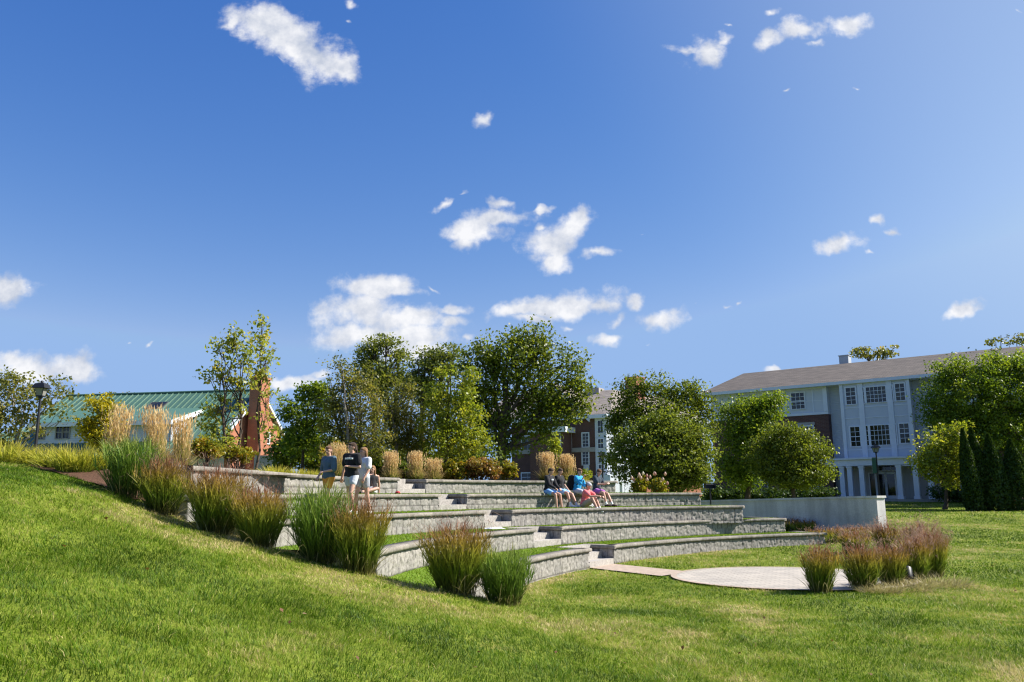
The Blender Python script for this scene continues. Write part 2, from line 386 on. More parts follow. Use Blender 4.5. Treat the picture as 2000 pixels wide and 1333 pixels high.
# the top tier is drawn through measured points: px, distance, height of the underside of its cap
_t5 = [(342, 14.7, 916.6), (365, 14.9, 919.3), (485, 17.0, 927.7), (605, 19.9, 935.8), (690, 21.7, 939.2), (777, 23.3, 940.8), (832, 24.6, 943), (950, 26.8, 944.5), (1080, 28.7, 945), (1202, 30.0, 945)]
T5 = np.array([at(px, y, D) for px, D, y in _t5]); T5[:, 2] += .1
T5[:, 2] = np.clip(T5[:, 2], 2.33, 2.46)
T5 = resample(catmull(T5), .03)
def t5_index(px):
    d = ray(px, 950); m = d[0]/d[1]; return int(np.argmin(np.abs(T5[:, 0]/T5[:, 1]-m)))
def px_normal_out(P):
    t = np.gradient(np.asarray(P)[:, :2], axis=0); t /= np.linalg.norm(t, axis=1, keepdims=True)
    return np.stack([-t[:, 1], t[:, 0]], 1)          # away from the stage

T5N = px_normal_out(T5)
def out5(x, y):
    """distance outwards from the top wall (positive behind it), and position along it"""
    sub = T5[::12]; sn = T5N[::12]
    X = np.asarray(x).ravel(); Y = np.asarray(y).ravel(); D = np.empty(len(X)); I = np.empty(len(X), int)
    for i in range(0, len(X), 20000):
        dx = X[i:i+20000, None]-sub[None, :, 0]; dy = Y[i:i+20000, None]-sub[None, :, 1]
        k = np.argmin(dx*dx+dy*dy, 1); j = np.arange(len(k))
        D[i:i+20000] = dx[j, k]*sn[k, 0]+dy[j, k]*sn[k, 1]; I[i:i+20000] = k
    return D.reshape(np.shape(x)), I.reshape(np.shape(x)), len(sub)
RET5 = 12.0
E5, E5N = T5[-1, :2], T5N[-1]
E4 = circ_px(4, 1368); E4N = (E4-np.array(CIR[4][:2]))/CIR[4][2]
BX = np.array([-30, -9, -6.6, -5.5, -4.2, -2.8, -1.5, -.5, .6]); BY = np.array([16, 14.6, 13.7, 13.25, 12.85, 12.5, 12.3, 12.3, 12.4])
def rise(y): return np.interp(y, [22, 34, 54, 62, 74, 90], [0, .2, .70, .95, 1.33, 1.4])
def hill(x):
    g = .24*np.logaddexp(0, 1.2-x)+.22*sstep(4.6, 6.6, -x)-.10*sstep(8, 9.4, -x)
    return -.3*np.logaddexp(-g/.3, -2.75/.3)
def ground(x, y):
    x = np.asarray(x, float); y = np.asarray(y, float)
    g = hill(x) + .05*(vnoise(x*.35+9, y*.35, 3)-.5) + .025*(vnoise(x*1.1, y*1.1, 4)-.5)
    B = np.interp(x, BX, BY); w = np.interp(x, [-6, -3, -.8, .8], [.45, .5, .8, 2.2])
    z = g*(1-sstep(B, B+w, y))+rise(y)
    zl = g+(2.40+.14*sstep(7.4, 10, -x)-g)*sstep(B-.25, B+1.2, y)
    z = np.where(x < -6.45, zl, z)
    d, k, n = out5(x, y)
    plateau = 2.33-.0*d
    far = np.maximum(2.33-.055*np.clip(d-9, 0, 99), rise(y))
    g0, g1 = t5_index(777)/12., t5_index(831)/12.
    on5 = (d > np.where((k > g0-.6) & (k < g1+.6), 1.3, .14)) & (k > 0) & (k < n-1)
    z = np.where(on5 & (y > 13.5), far, z)
    # strip of ground behind the fourth wall, right of the top wall's end
    cx, cy, R = CIR[4]; r = np.hypot(x-cx, y-cy)-R
    a = np.degrees(np.arctan2(y-cy, x-cx)); a0 = ang_of(4, E4)
    on4 = (r > .14) & (a > a0) & (a < ang_of(4, circ_px(4, 1150))) & ~on5 & (y > 20)
    z = np.where(on4, np.maximum(1.9-.07*np.clip(r-5, 0, 99), rise(y)), z)
    return z
def gz(x, y): return float(ground(np.array([x]), np.array([y]))[0])

# ------------------------------------------------------------------ materials of the ground and the walls
def lawn_material():
    m, nt, p, N, L = newmat('lawn'); g = N.new('ShaderNodeNewGeometry')
    r, n = noise_col(N, L, [(.28, (.085, .105, .014)), (.45, (.12, .16, .016)), (.6, (.16, .20, .024)), (.75, (.24, .21, .06))], .55, 8, rough=.65)
    r2, n2 = noise_col(N, L, [(.3, (.6, .6, .6)), (.7, (1.3, 1.3, 1.25))], 14, 6)
    mx = nd(N, 'ShaderNodeMix', data_type='RGBA', blend_type='MULTIPLY'); mx.inputs['Factor'].default_value = 1
    L.new(r.outputs[0], mx.inputs['A']); L.new(r2.outputs[0], mx.inputs['B']); L.new(mx.outputs['Result'], p.inputs['Base Color'])
    p.inputs['Roughness'].default_value = .9; p.inputs['Specular IOR Level'].default_value = .1
    bump(N, L, p, n2.outputs[0], .6, .06); return m
M_LAWN = lawn_material()
def blockmat(name, base, tint=.22):
    m, nt, p, N, L = newmat(name); a = attr(N, 'r'); t = attr(N, 'a')
    b = np.array(base)
    r, n = noise_col(N, L, [(.3, tuple(b*.58)), (.5, tuple(b)), (.70, tuple(b*1.4))], 17, 6, rough=.8)
    r2, n2 = noise_col(N, L, [(.3, (.86, .86, .87)), (.7, (1.12, 1.1, 1.07))], .8, 4)
    vr = ramp(N, [(0, (1-tint, 1-tint, 1-tint)), (1, (1+tint*.6, 1+tint*.57, 1+tint*.5))]); L.new(a.outputs['Fac'], vr.inputs[0])
    m1 = nd(N, 'ShaderNodeMix', data_type='RGBA', blend_type='MULTIPLY'); m1.inputs['Factor'].default_value = 1
    m2 = nd(N, 'ShaderNodeMix', data_type='RGBA', blend_type='MULTIPLY'); m2.inputs['Factor'].default_value = 1
    L.new(r.outputs[0], m1.inputs['A']); L.new(r2.outputs[0], m1.inputs['B']); L.new(m1.outputs['Result'], m2.inputs['A']); L.new(vr.outputs[0], m2.inputs['B'])
    st = nd(N, 'ShaderNodeTexNoise', Scale=1.0, Detail=3); mp = N.new('ShaderNodeMapping'); mp.inputs['Scale'].default_value = (4.5, 4.5, .35); g = N.new('ShaderNodeNewGeometry'); L.new(g.outputs['Position'], mp.inputs[0]); L.new(mp.outputs[0], st.inputs['Vector'])
    sr = ramp(N, [(.28, (.86, .85, .83)), (.45, (1, 1, 1)), (.64, (1, 1, 1)), (.76, (1.25, 1.25, 1.27))]); L.new(st.outputs[0], sr.inputs[0])
    m3 = nd(N, 'ShaderNodeMix', data_type='RGBA', blend_type='MULTIPLY'); m3.inputs['Factor'].default_value = 1; L.new(m2.outputs['Result'], m3.inputs['A']); L.new(sr.outputs[0], m3.inputs['B']); m2 = m3
    mk = nd(N, 'ShaderNodeMix', data_type='RGBA'); L.new(t.outputs['Fac'], mk.inputs['Factor'])       # a = 1 inside an open joint
    L.new(m2.outputs['Result'], mk.inputs['A']); mk.inputs['B'].default_value = (.07, .065, .06, 1)
    L.new(mk.outputs['Result'], p.inputs['Base Color']); p.inputs['Roughness'].default_value = .92; p.inputs['Specular IOR Level'].default_value = .15
    bump(N, L, p, n.outputs[0], .7, .012); return m
M_BLOCK = blockmat('split face concrete', (.285, .272, .25), .2)
M_CAP = blockmat('cap stone', (.25, .23, .20), .2)
M_GRANITE = blockmat('pale granite step', (.37, .35, .32), .1)
M_TURF = solid('tread turf', (.13, .21, .02), .9, .3, 22, bmp=.6, spec=.1)

# ------------------------------------------------------------------ ground sheet
def axis(lo, hi, step, far, growth=1.16):
    a = list(np.arange(lo, hi, step)); s = step
    while a[-1] < far: s *= growth; a.append(a[-1]+s)
    s = step; b = [lo]
    while b[-1] > -far: s *= growth; b.append(b[-1]-s)
    return np.array(b[:0:-1]+a)
def make_ground():
    xs = axis(-17, 15, .14, 2600); ys = axis(3, 34, .14, 4200); ys = ys[ys > -60]
    X, Y = np.meshgrid(xs, ys); Z = ground(X, Y)
    V = np.stack([X, Y, Z], -1).reshape(-1, 3); nx, ny = len(xs), len(ys)
    i = np.arange(ny-1)[:, None]*nx; j = np.arange(nx-1)[None, :]
    F = np.stack([i+j, i+j+1, i+nx+j+1, i+nx+j], -1).reshape(-1, 4)
    b = MB(); b.add(V, F); b.build('lawn', M_LAWN, smooth=True, kind='structure')
make_ground()

# ------------------------------------------------------------------ seating walls
def path_normals(P):
    """right-hand mitred normals (towards the stage) of an open path"""
    t = np.diff(P[:, :2], axis=0); t /= (np.linalg.norm(t, axis=1, keepdims=True)+1e-12)
    n = np.stack([t[:, 1], -t[:, 0]], 1)
    a = np.vstack([n[:1], n]); b = np.vstack([n, n[-1:]]); v = a+b
    return v/np.maximum((v*a).sum(1, keepdims=True), .5)
def seating_wall(front, zb, k, retl, retr, label, step=.032, deep=.0):
    """front: (n,3) plan points with the cap's top height, left to right seen from the stage"""
    nrm = px_normal_out(front)
    L_ = np.array([[*(front[0, :2]+nrm[0]*s), front[0, 2]] for s in np.linspace(retl, step, max(int(retl/step), 2))]) if retl else np.zeros((0, 3))
    R_ = np.array([[*(front[-1, :2]+nrm[-1]*s), front[-1, 2]] for s in np.linspace(step, retr, max(int(retr/step), 2))]) if retr else np.zeros((0, 3))
    P = np.vstack([L_, front, R_]); N_ = path_normals(P)
    s = np.concatenate([[0], np.cumsum(np.linalg.norm(np.diff(P[:, :2], axis=0), axis=1))])
    CAPH = .095; rng = np.random.default_rng(100+k+int(front[0, 0]*7))
    hgt = P[:, 2]-CAPH-zb+deep
    nv = max(int(round(float(hgt.mean())/.03)), 5)
    tz = np.linspace(0, 1, nv+1)
    Zg = (zb-deep)+tz[None, :]*hgt[:, None]
    # block courses measured downwards from the cap
    down = (P[:, 2:3]-CAPH)-Zg
    course = np.floor(down/.2).astype(int); inr = down-course*.2
    off = rng.uniform(0, 1, 40)
    bl = s[:, None]/.45+off[np.clip(course, 0, 39)]; bi = np.floor(bl).astype(int); fr = (bl-bi)*.45
    hsh = ((bi*7919+course*104729+k*31) % 9973)/9973.0; h2 = ((bi*3571+course*7001+k*17) % 7919)/7919.0
    split = np.where(hsh > .55, .27, 9.0)                    # some units are laid in two lengths
    jo = np.minimum(np.minimum(np.minimum(fr, .45-fr), np.abs(fr-split)), np.minimum(inr, .2-inr)*1.15)
    joint = 1-sstep(.005, .020, jo)
    S2 = np.broadcast_to(s[:, None], Zg.shape)
    d = .016*(vnoise(S2*9, Zg*11, k)-.5)+.026*(vnoise(S2*17, Zg*17, k+9)-.5)+.018*(rng.random(Zg.shape)-.5)
    d += .008*((fr/.45-.5)*(h2-.5)*2)+.005*(hsh-.5)-.010*joint
    d *= np.minimum(1, .25+np.minimum(np.arange(len(P)), np.arange(len(P))[::-1])/8.)[:, None]
    V = np.stack([P[:, 0:1]+N_[:, 0:1]*d, P[:, 1:2]+N_[:, 1:2]*d, Zg], -1)
    n, m = Zg.shape
    i = np.arange(n-1)[:, None]*m; j = np.arange(m-1)[None, :]
    F = np.stack([i+j, i+m+j, i+m+j+1, i+j+1], -1).reshape(-1, 4)
    b = MB(); b.add(V, F, 0, a=(joint*.8).ravel(), r=((hsh+h2)/2).ravel())
    # back of the wall
    Bk = P[:, :2]-N_*.26
    Vb = np.concatenate([np.c_[Bk, np.full(n, zb-deep)], np.c_[Bk, P[:, 2]-CAPH]]); q = np.arange(n-1)
    b.add(Vb, np.stack([q+1, q, q+n, q+n+1], 1), 0, r=.5)
    w = b.build('seating_wall', M_BLOCK, label=label, cat='seating wall', kind='thing', group='curved seating walls of the amphitheatre')
    # cap: overhanging slab with a slightly rough face, in lengths
    c = MB(); st = 2
    idx = np.unique(np.r_[np.arange(0, n, st), max(len(L_), 0), min(len(L_)+len(front)-1, n-1), n-1])
    Pc = P[idx]; Nc = N_[idx]; sc_ = s[idx]; m2 = len(idx)
    rgh = .022*(vnoise(sc_*16, sc_*0+k, 5)-.5)
    prof = [(.046, -CAPH), (.054, -CAPH*.55), (.050, -.012), (.034, 0), (-.29, 0), (-.29, -CAPH)]
    V = []; 
    for q_, (o, zz) in enumerate(prof):
        oo = o+(rgh*(1 if q_ < 4 else 0))*(1+.6*(q_ == 1))
        V.append(np.c_[Pc[:, 0]+Nc[:, 0]*oo, Pc[:, 1]+Nc[:, 1]*oo, Pc[:, 2]+zz])
    V = np.stack(V, 1); kk = len(prof)
    unit = np.floor(sc_/.61+off[3]); ur = ((unit*7919) % 101)/101.; jn = 1-sstep(.0, .03, np.abs(sc_-np.round((sc_/.61+off[3]))*.61+off[3]*.61))
    i = np.arange(m2-1)[:, None]*kk; j = np.arange(kk)[None, :]; jn2 = (j+1) % kk
    F = np.stack([i+j, i+jn2, i+kk+jn2, i+kk+j], -1).reshape(-1, 4)
    c.add(V.reshape(-1, 3), F, 0, a=np.repeat(jn*.4, kk), r=np.repeat(ur, kk))
    c.add(V[0], [list(range(kk))]); c.add(V[-1], [list(range(kk))[::-1]])
    c.build('cap', M_CAP, w)
    return w
def with_z(P, z): return np.c_[P, np.full(len(P), z)]
A = {}
gaps = {1: (1149, 1196), 2: (1043, 1095), 3: (946.5, 999), 4: (857, 911.5), 5: (777, 831)}
ends = {1: 1607, 2: 1531, 3: 1450, 4: 1368, 5: 1202}
left_ang = {1: 181, 2: 174.6, 3: 169, 4: 173.6}
ordn = {1: 'lowest', 2: 'second lowest', 3: 'middle', 4: 'second highest', 5: 'topmost'}
FL = {}
for k in range(1, 6):
    if k < 5:
        aL, g0, g1, aR = left_ang[k], ang_of(k, circ_px(k, gaps[k][0])), ang_of(k, circ_px(k, gaps[k][1])), ang_of(k, circ_px(k, ends[k]))
        left = with_z(arc(k, aL, g0), ZT[k]); right = with_z(arc(k, g1, aR), ZT[k])
    else:
        i0, i1 = t5_index(gaps[5][0]), t5_index(gaps[5][1]); left = T5[:i0+1]; right = T5[i1:]
    gap = np.vstack([left[-1:], (left[-1:]+right[:1])/2, right[:1]])
    A[k] = np.vstack([left, gap[1:2], right])
    FL[k] = (left[-1], right[0])
    seating_wall(left, ZT[k-1]-.02, k, 1.0 if k != 4 else .6, 1.15, f'{ordn[k]} curved block seating wall, the length left of its granite steps', deep=.1)
    seating_wall(right, ZT[k-1]-.02, k+10, 1.15, {1: 1.5, 2: 2, 3: 2.2, 4: 8, 5: 9}[k], f'{ordn[k]} curved block seating wall, the length right of its granite steps', deep=.1)

# granite step flights between the wall lengths
def flight(k):
    a, b = FL[k]; t = b[:2]-a[:2]; w = np.linalg.norm(t); t = t/w; o = np.array([-t[1], t[0]])
    zb, zt = ZT[k-1], a[2]; h = (zt-zb)/3
    root = empty('stair_flight', (*(a[:2]+t*w/2), zb), f'three pale granite steps through the {ordn[k]} seating wall', 'steps', 'granite stair flights climbing between the seating walls')
    for j in range(3):
        m = MB(); d0, d1 = .04+j*.34-.02*(j == 0)-.02, 1.2
        nz = 3; l, r = a[:2]+t*.012, b[:2]-t*.012
        P = [(*(q+o*d), z) for z in (zb+j*h-.02*(j == 0), zb+(j+1)*h-(.002 if j == 2 else 0)) for q, d in ((l, d0), (r, d0), (r, d1), (l, d1))]
        m.hexa(P); m.R = [np.full(len(v), RNG.random()) for v in m.V]
        ob = m.build('step', M_GRANITE, root)
        bv = ob.modifiers.new('edge', 'BEVEL'); bv.width = .012; bv.segments = 2
for k in range(1, 6): flight(k)

# turf treads
def sheet(Pin, Pout, zin, zout, name, mat, n=90, m=5):
    ti = resample(Pin, 1e9) if False else None
    def rs(P):
        d = np.concatenate([[0], np.cumsum(np.linalg.norm(np.diff(P[:, :2], axis=0), axis=1))]); q = np.linspace(0, d[-1], n)
        return np.stack([np.interp(q, d, P[:, 0]), np.interp(q, d, P[:, 1])], 1)
    a, b = rs(Pin), rs(Pout); V = []
    for s_ in np.linspace(0, 1, m): V.append(np.c_[a*(1-s_)+b*s_, np.full(n, zin*(1-s_)+zout*s_)])
    V = np.concatenate(V); i = np.arange(m-1)[:, None]*n; j = np.arange(n-1)[None, :]
    F = np.stack([i+j, i+j+1, i+n+j+1, i+n+j], -1).reshape(-1, 4); q = MB(); q.add(V, F); return q.build(name, mat, kind='structure', smooth=True)
TREADS = {}
for k in range(1, 5):
    no = px_normal_out(A[k]); _a, _b = FL[k][0][:2], FL[k][1][:2]; _m = (_a+_b)/2; _h = np.linalg.norm(_b-_a)/2+.25
    Pin = A[k][:, :2]+no*np.where(np.linalg.norm(A[k][:, :2]-_m, axis=1) < _h, .95, .28)[:, None]
    no2 = px_normal_out(A[k+1]); Pout = A[k+1][:, :2]+no2*.12
    TREADS[k] = (Pin, Pout); sheet(Pin, Pout, ZT[k]-.012, ZT[k]-.004, 'terrace_turf', M_TURF)
# mulch bed along the outside of the top wall
M_MULCH = solid('bark mulch', (.10, .055, .035), .95, .45, 30, bmp=.9, spec=.1)
no5 = px_normal_out(T5); _i0, _i1 = t5_index(777), t5_index(831); _o5 = np.full(len(T5), .27); _o5[_i0-10:_i1+10] = 1.15
sheet(T5[:, :2]+no5*_o5[:, None], T5[:, :2]+no5*4.2, 2.365, 2.345, 'mulch_bed', M_MULCH, 140, 12)

def left_mulch():
    xs = np.linspace(-10.2, -5.95, 60); t = np.linspace(0, 1, 24); mb = MB()
    X, T_ = np.meshgrid(xs, t); y0 = np.interp(X, [-10.2, -9.2, -8.2, -7.2, -5.95], [17.2, 15.6, 14.5, 13.75, 13.1])+.12*(vnoise(X*3, X*0, 4)-.5); Y = y0+(18.5-y0)*T_
    V = np.stack([X, Y, ground(X, Y)+.008+.02*vnoise(X*7, Y*7, 2)], -1).reshape(-1, 3); n = len(xs); i = np.arange(23)[:, None]*n; j = np.arange(n-1)[None, :]
    mb.add(V, np.stack([i+j, i+j+1, i+n+j+1, i+n+j], -1).reshape(-1, 4)); mb.build('mulch_bed', M_MULCH, kind='structure', smooth=True)
left_mulch()

# ------------------------------------------------------------------ stage circle and brick path
PC = np.array([6.28, 19.3]); PR = 2.66
M_PAVER, _nt, _p, _N, _L = newmat('pale pavers')
def paver_material():
    p, N, L = _p, _N, _L; g = N.new('ShaderNodeNewGeometry')
    b = nd(N, 'ShaderNodeTexBrick', offset=.5); b.inputs['Scale'].default_value = 1; b.inputs['Brick Width'].default_value = .3; b.inputs['Row Height'].default_value = .15
    b.inputs['Mortar Size'].default_value = .010; b.inputs['Color1'].default_value = (.44, .395, .335, 1); b.inputs['Color2'].default_value = (.35, .32, .275, 1); b.inputs['Mortar'].default_value = (.2, .19, .17, 1)
    L.new(g.outputs['Position'], b.inputs['Vector'])
    r, n = noise_col(N, L, [(.3, (.82, .82, .82)), (.7, (1.15, 1.13, 1.1))], 1.2)
    mx = nd(N, 'ShaderNodeMix', data_type='RGBA', blend_type='MULTIPLY'); mx.inputs['Factor'].default_value = 1
    L.new(b.outputs['Color'], mx.inputs['A']); L.new(r.outputs[0], mx.inputs['B']); L.new(mx.outputs['Result'], p.inputs['Base Color'])
    p.inputs['Roughness'].default_value = .85; bump(N, L, p, b.outputs['Fac'], -.3, .01)
paver_material()
M_BRICKPAVE = solid('red brick paving', (.37, .29, .225), .9, .22, 9, bmp=.3)
def disc(r0, r1, z, name, mat, n=96):
    t = np.linspace(0, 2*np.pi, n, endpoint=False); b = MB()
    rings = np.linspace(r0, r1, 8); V = [np.c_[PC[0]+r*np.cos(t), PC[1]+r*np.sin(t), np.full(n, z)] for r in rings]
    m = len(rings); i = np.arange(m-1)[:, None]*n; j = np.arange(n)[None, :]
    b.add(np.concatenate(V), np.stack([i+j, i+n+j, i+n+(j+1) % n, i+(j+1) % n], -1).reshape(-1, 4)); return b.build(name, mat, kind='structure')
disc(0.0, PR-.13, .034, 'stage_paving', M_PAVER); disc(PR-.13, PR, .038, 'stage_border_paving', M_BRICKPAVE)
def make_path():
    a, b = FL[1]; mid = (a[:2]+b[:2])/2; t = (b[:2]-a[:2]); t /= np.linalg.norm(t); o = np.array([t[1], -t[0]])
    p0l, p0r = a[:2]+o*.0, b[:2]+o*.0
    end = PC+np.array([-1, .38])/np.hypot(1, .38)*(PR-.05); dirn = (PC-mid)/np.linalg.norm(PC-mid); sd_ = np.array([-dirn[1], dirn[0]])
    p1l, p1r = end-sd_*.62, end+sd_*.75
    b_ = MB(); n = 14
    L_ = [p0l*(1-s)+p1l*s for s in np.linspace(0, 1, n)]; R_ = [p0r*(1-s)+p1r*s for s in np.linspace(0, 1, n)]
    for i in range(n-1): b_.quad((*L_[i], .03), (*R_[i], .03), (*R_[i+1], .03), (*L_[i+1], .03))
    b_.build('brick_path', M_BRICKPAVE, kind='structure'); return (p0l, p0r, p1r, p1l)
PATHQ = make_path()
def in_quad(x, y, Q):
    ins = np.ones(np.shape(x), bool); sg = None
    for i in range(4):
        a, b = Q[i], Q[(i+1) % 4]; c = (b[0]-a[0])*(y-a[1])-(b[1]-a[1])*(x-a[0])
        ins &= (c > 0) if False else (c < 0) if _cw(Q) else (c > 0)
    return ins
def _cw(Q):
    s = 0
    for i in range(4): a, b = Q[i], Q[(i+1) % 4]; s += (b[0]-a[0])*(b[1]+a[1])
    return s > 0

# ------------------------------------------------------------------ free-standing concrete wall on the right
def concrete_wall():
    m, nt, p, N, L = newmat('cast concrete')
    r, n = noise_col(N, L, [(.25, (.40, .38, .38)), (.5, (.54, .52, .51)), (.75, (.62, .59, .57))], .7, 7, rough=.7)
    r2, n2 = noise_col(N, L, [(.4, (.9, .9, .9)), (.6, (1.08, 1.08, 1.08))], 25, 4)
    st = nd(N, 'ShaderNodeTexNoise', Scale=1.0, Detail=4); mp = N.new('ShaderNodeMapping'); mp.inputs['Scale'].default_value = (2.2, 2.2, .15)
    g = N.new('ShaderNodeNewGeometry'); L.new(g.outputs['Position'], mp.inputs[0]); L.new(mp.outputs[0], st.inputs['Vector'])
    rs = ramp(N, [(.35, (.78, .77, .76)), (.6, (1.05, 1.05, 1.05))]); L.new(st.outputs[0], rs.inputs[0])
    m1 = nd(N, 'ShaderNodeMix', data_type='RGBA', blend_type='MULTIPLY'); m1.inputs['Factor'].default_value = 1
    m2 = nd(N, 'ShaderNodeMix', data_type='RGBA', blend_type='MULTIPLY'); m2.inputs['Factor'].default_value = 1
    L.new(r.outputs[0], m1.inputs['A']); L.new(r2.outputs[0], m1.inputs['B']); L.new(m1.outputs['Result'], m2.inputs['A']); L.new(rs.outputs[0], m2.inputs['B'])
    L.new(m2.outputs['Result'], p.inputs['Base Color']); p.inputs['Roughness'].default_value = .85; bump(N, L, p, n2.outputs[0], .25, .01)
    D0 = 33.5; c0 = at(1718, 1045, D0); e = np.array([-.52, .854]); Ln = 13.5
    topR = zat(1712, 973, D0); zb = c0[2]-.35
    far = c0[:2]+e*Ln; pxl = 1000+FPX*far[0]/far[1]
    topL = zat(1372, 983, far[1])
    thick = np.array([.854, .52])*.52
    b = MB(); f0 = c0[:2]
    batter = np.array([.0, .0])
    n = 6; Pf = [f0+e*Ln*s for s in np.linspace(0, 1, n)]; zt = np.linspace(topR, topL, n)
    for i in range(n-1):
        q0, q1 = Pf[i], Pf[i+1]; g_ = .008
        q0 = q0+e*(g_ if i else 0)
        b.hexa([(*q0, zb), (*(q0+thick), zb), (*(q1+thick), zb), (*q1, zb), (*q0, zt[i]), (*(q0+thick), zt[i]), (*(q1+thick), zt[i+1]), (*q1, zt[i+1])])
    w = b.build('concrete_wall', m, label='long smooth grey concrete wall standing right of the seating walls, its end face sunlit', cat='wall', kind='thing')
    c = MB(); q0 = f0-e*.05-thick*.08; q1 = f0+e*Ln; th = thick*1.16
    c.hexa([(*q0, topR+.002), (*(q0+th), topR+.002), (*(q1-thick*.08+th), topL+.002), (*(q1-thick*.08), topL+.002), (*q0, topR+.09), (*(q0+th), topR+.09), (*(q1-thick*.08+th), topL+.09), (*(q1-thick*.08), topL+.09)])
    c.build('coping', m, w)
    return f0, e
CW0, CWE = concrete_wall()
# ------------------------------------------------------------------ foliage
def unit(v): return v/(np.linalg.norm(v, axis=-1, keepdims=True)+1e-9)
def leaves(mb, C, size, rng, up=.35, r=None, aspect=.62, droop=0.0, mi=0, out=None):
    """one bent leaf (two triangles' worth of area) per centre"""
    n = len(C); d = unit(rng.normal(size=(n, 3))); d[:, 2] -= droop; d = unit(d)
    nn = rng.normal(size=(n, 3)); nn[:, 2] += up*2.6
    if out is not None: nn += out*.2
    s = unit(np.cross(nn, d)); nn = np.cross(d, s)
    L_ = (size*rng.uniform(.65, 1.35, n))[:, None]; w = L_*aspect*.5
    V = np.stack([C-d*L_*.5, C+s*w+nn*L_*.10, C+d*L_*.5, C-s*w+nn*L_*.10], 1).reshape(-1, 3)
    rr = rng.random(n) if r is None else np.clip(r+rng.normal(0, .16, n), 0, 1)
    mb.add(V, np.arange(n*4).reshape(-1, 4), mi, r=np.repeat(rr, 4))
def lobe_points(lobes, n, rng, shell=.45):
    vol = np.array([l[3]*l[4]*l[5] for l in lobes])**.8; p = vol/vol.sum(); k = rng.choice(len(lobes), n, p=p)
    u = unit(rng.normal(size=(n, 3))); r = rng.random(n)**shell
    r = r*(.80+.46*vnoise(u[:, 0]*2.6+u[:, 1]*1.7+k*5.3+9, u[:, 2]*2.9+k*2.1+9, 17)); Lb = np.array(lobes, float); return Lb[k, :3]+u*r[:, None]*Lb[k, 3:6], k, u
def crown(mb, lobes, nclump, per, clump_r, size, rng, up=.35, shell=.45, droop=0., flat=.7, aspect=.62, inner=0.0, zmin=None):
    P, k, u = lobe_points(lobes, nclump, rng, shell)
    # ragged outline: push clump centres in and out
    cr = clump_r*rng.uniform(.55, 1.35, nclump)
    base = rng.random(nclump)
    idx = np.repeat(np.arange(nclump), rng.poisson(per*.8, nclump))
    off = unit(rng.normal(size=(len(idx), 3)))*(rng.random((len(idx), 1))**.42); off[:, 2] *= flat
    C = P[idx]+off*cr[idx, None]
    if zmin is not None:
        kp = C[:, 2] > zmin; C = C[kp]; idx = idx[kp]
    leaves(mb, C, size, rng, up, r=base[idx]*.7+.15, aspect=aspect, droop=droop, out=u[idx])
    return P
def bez(p0, p1, sag, rng, n=7, wob=.04):
    t = np.linspace(0, 1, n)[:, None]; L_ = np.linalg.norm(p1-p0)
    P = p0*(1-t)+p1*t; P[:, 2] += (np.sin(t[:, 0]*np.pi)*sag); P[1:-1] += rng.normal(0, wob*L_/3, (n-2, 3)); return P
def trunk_mesh(b, base, top, r0, lobes, P, rng, nbr=26, multi=1, spread=.0, r1=None):
    base = np.asarray(base, float); top = base+(np.asarray(top, float)-base)*.88
    for s in range(multi):
        ang = 2*np.pi*s/max(multi, 1)+.6; bb = base+np.array([math.cos(ang), math.sin(ang), 0])*r0*1.3*(multi > 1)
        tt = top+np.array([math.cos(ang), math.sin(ang), 0])*spread*(multi > 1)
        path = bez(bb-np.array([0, 0, .15]), tt, 0, rng, 9, .03); rad = np.linspace(r0, (r1 or r0*.10), 9); rad[0] *= 1.5; rad[1] *= 1.08
        b.tube(path, rad, 8)
        for l in lobes:
            c = np.array(l[:3]); 
            t = rng.uniform(.35, .75); p0 = path[int(t*8)]
            if np.linalg.norm(c-p0) > .4: b.tube(bez(p0, c, .1, rng, 6, .08), np.linspace(rad[int(t*8)]*.6, r0*.12, 6), 6)
    Lc = np.array([l[:3] for l in lobes])
    for j in rng.choice(len(P), min(nbr, len(P)), replace=False):
        q = Lc[np.argmin(((Lc-P[j])**2).sum(1))]; tz = np.clip((P[j][2]-base[2]-1.0)/max(top[2]-base[2], .1), .25, .9); m_ = base*(1-tz)+top*tz
        q = q*.6+m_*.4
        b.tube(bez(q, P[j], .05, rng, 5, .1), np.linspace(r0*.16, r0*.05, 5), 5)
M_BARK = solid('bark', (.085, .065, .05), .95, .35, 14, bmp=.8, spec=.1)
M_BIRCH = solid('pale birch bark', (.24, .22, .19), .9, .35, 10, bmp=.4, spec=.1)
def px_lobes(D, spec, depth=.8):
    """spec: (px, py, half-width px, half-height px[, depth offset m]) -> ellipsoids at distance D"""
    out = []
    for s in spec:
        c = at(s[0], s[1], D+(s[4] if len(s) > 4 else 0)); k = D/FPX*1.0
        out.append((*c, s[2]*k, max(s[2]*k*depth, .3), s[3]*k))
    return out
def tree(name, label, D, basepx, lobes_px, mat, nclump, per, clump_r, leaf, seed, trunk=.16, bark=None, zb=None, group=None, cat='tree', toppx=None, **kw):
    rng = np.random.default_rng(seed); tr = {k: kw.pop(k) for k in ('nbr', 'multi', 'spread') if k in kw}
    depth = kw.pop('depth', .8)
    lobes = px_lobes(D, lobes_px, depth); k = D/FPX
    bx = at(basepx, 960, D); z0 = gz(bx[0], D) if zb is None else zb; base = np.array([bx[0], D, z0])
    root = empty(name, base, label, cat, group); mb = MB()
    P = crown(mb, lobes, nclump, per, clump_r, leaf, rng, zmin=z0+.1, **kw)
    tp = at(*toppx, D) if toppx else np.array([np.mean([l[0] for l in lobes]), D, max(l[2]+.4*l[5] for l in lobes)])
    tb = MB(); trunk_mesh(tb, base, tp, trunk, lobes, P, rng, **tr); tb.build('trunk', bark or M_BARK, root, smooth=True)
    mb.build('crown', mat, root)
    return root
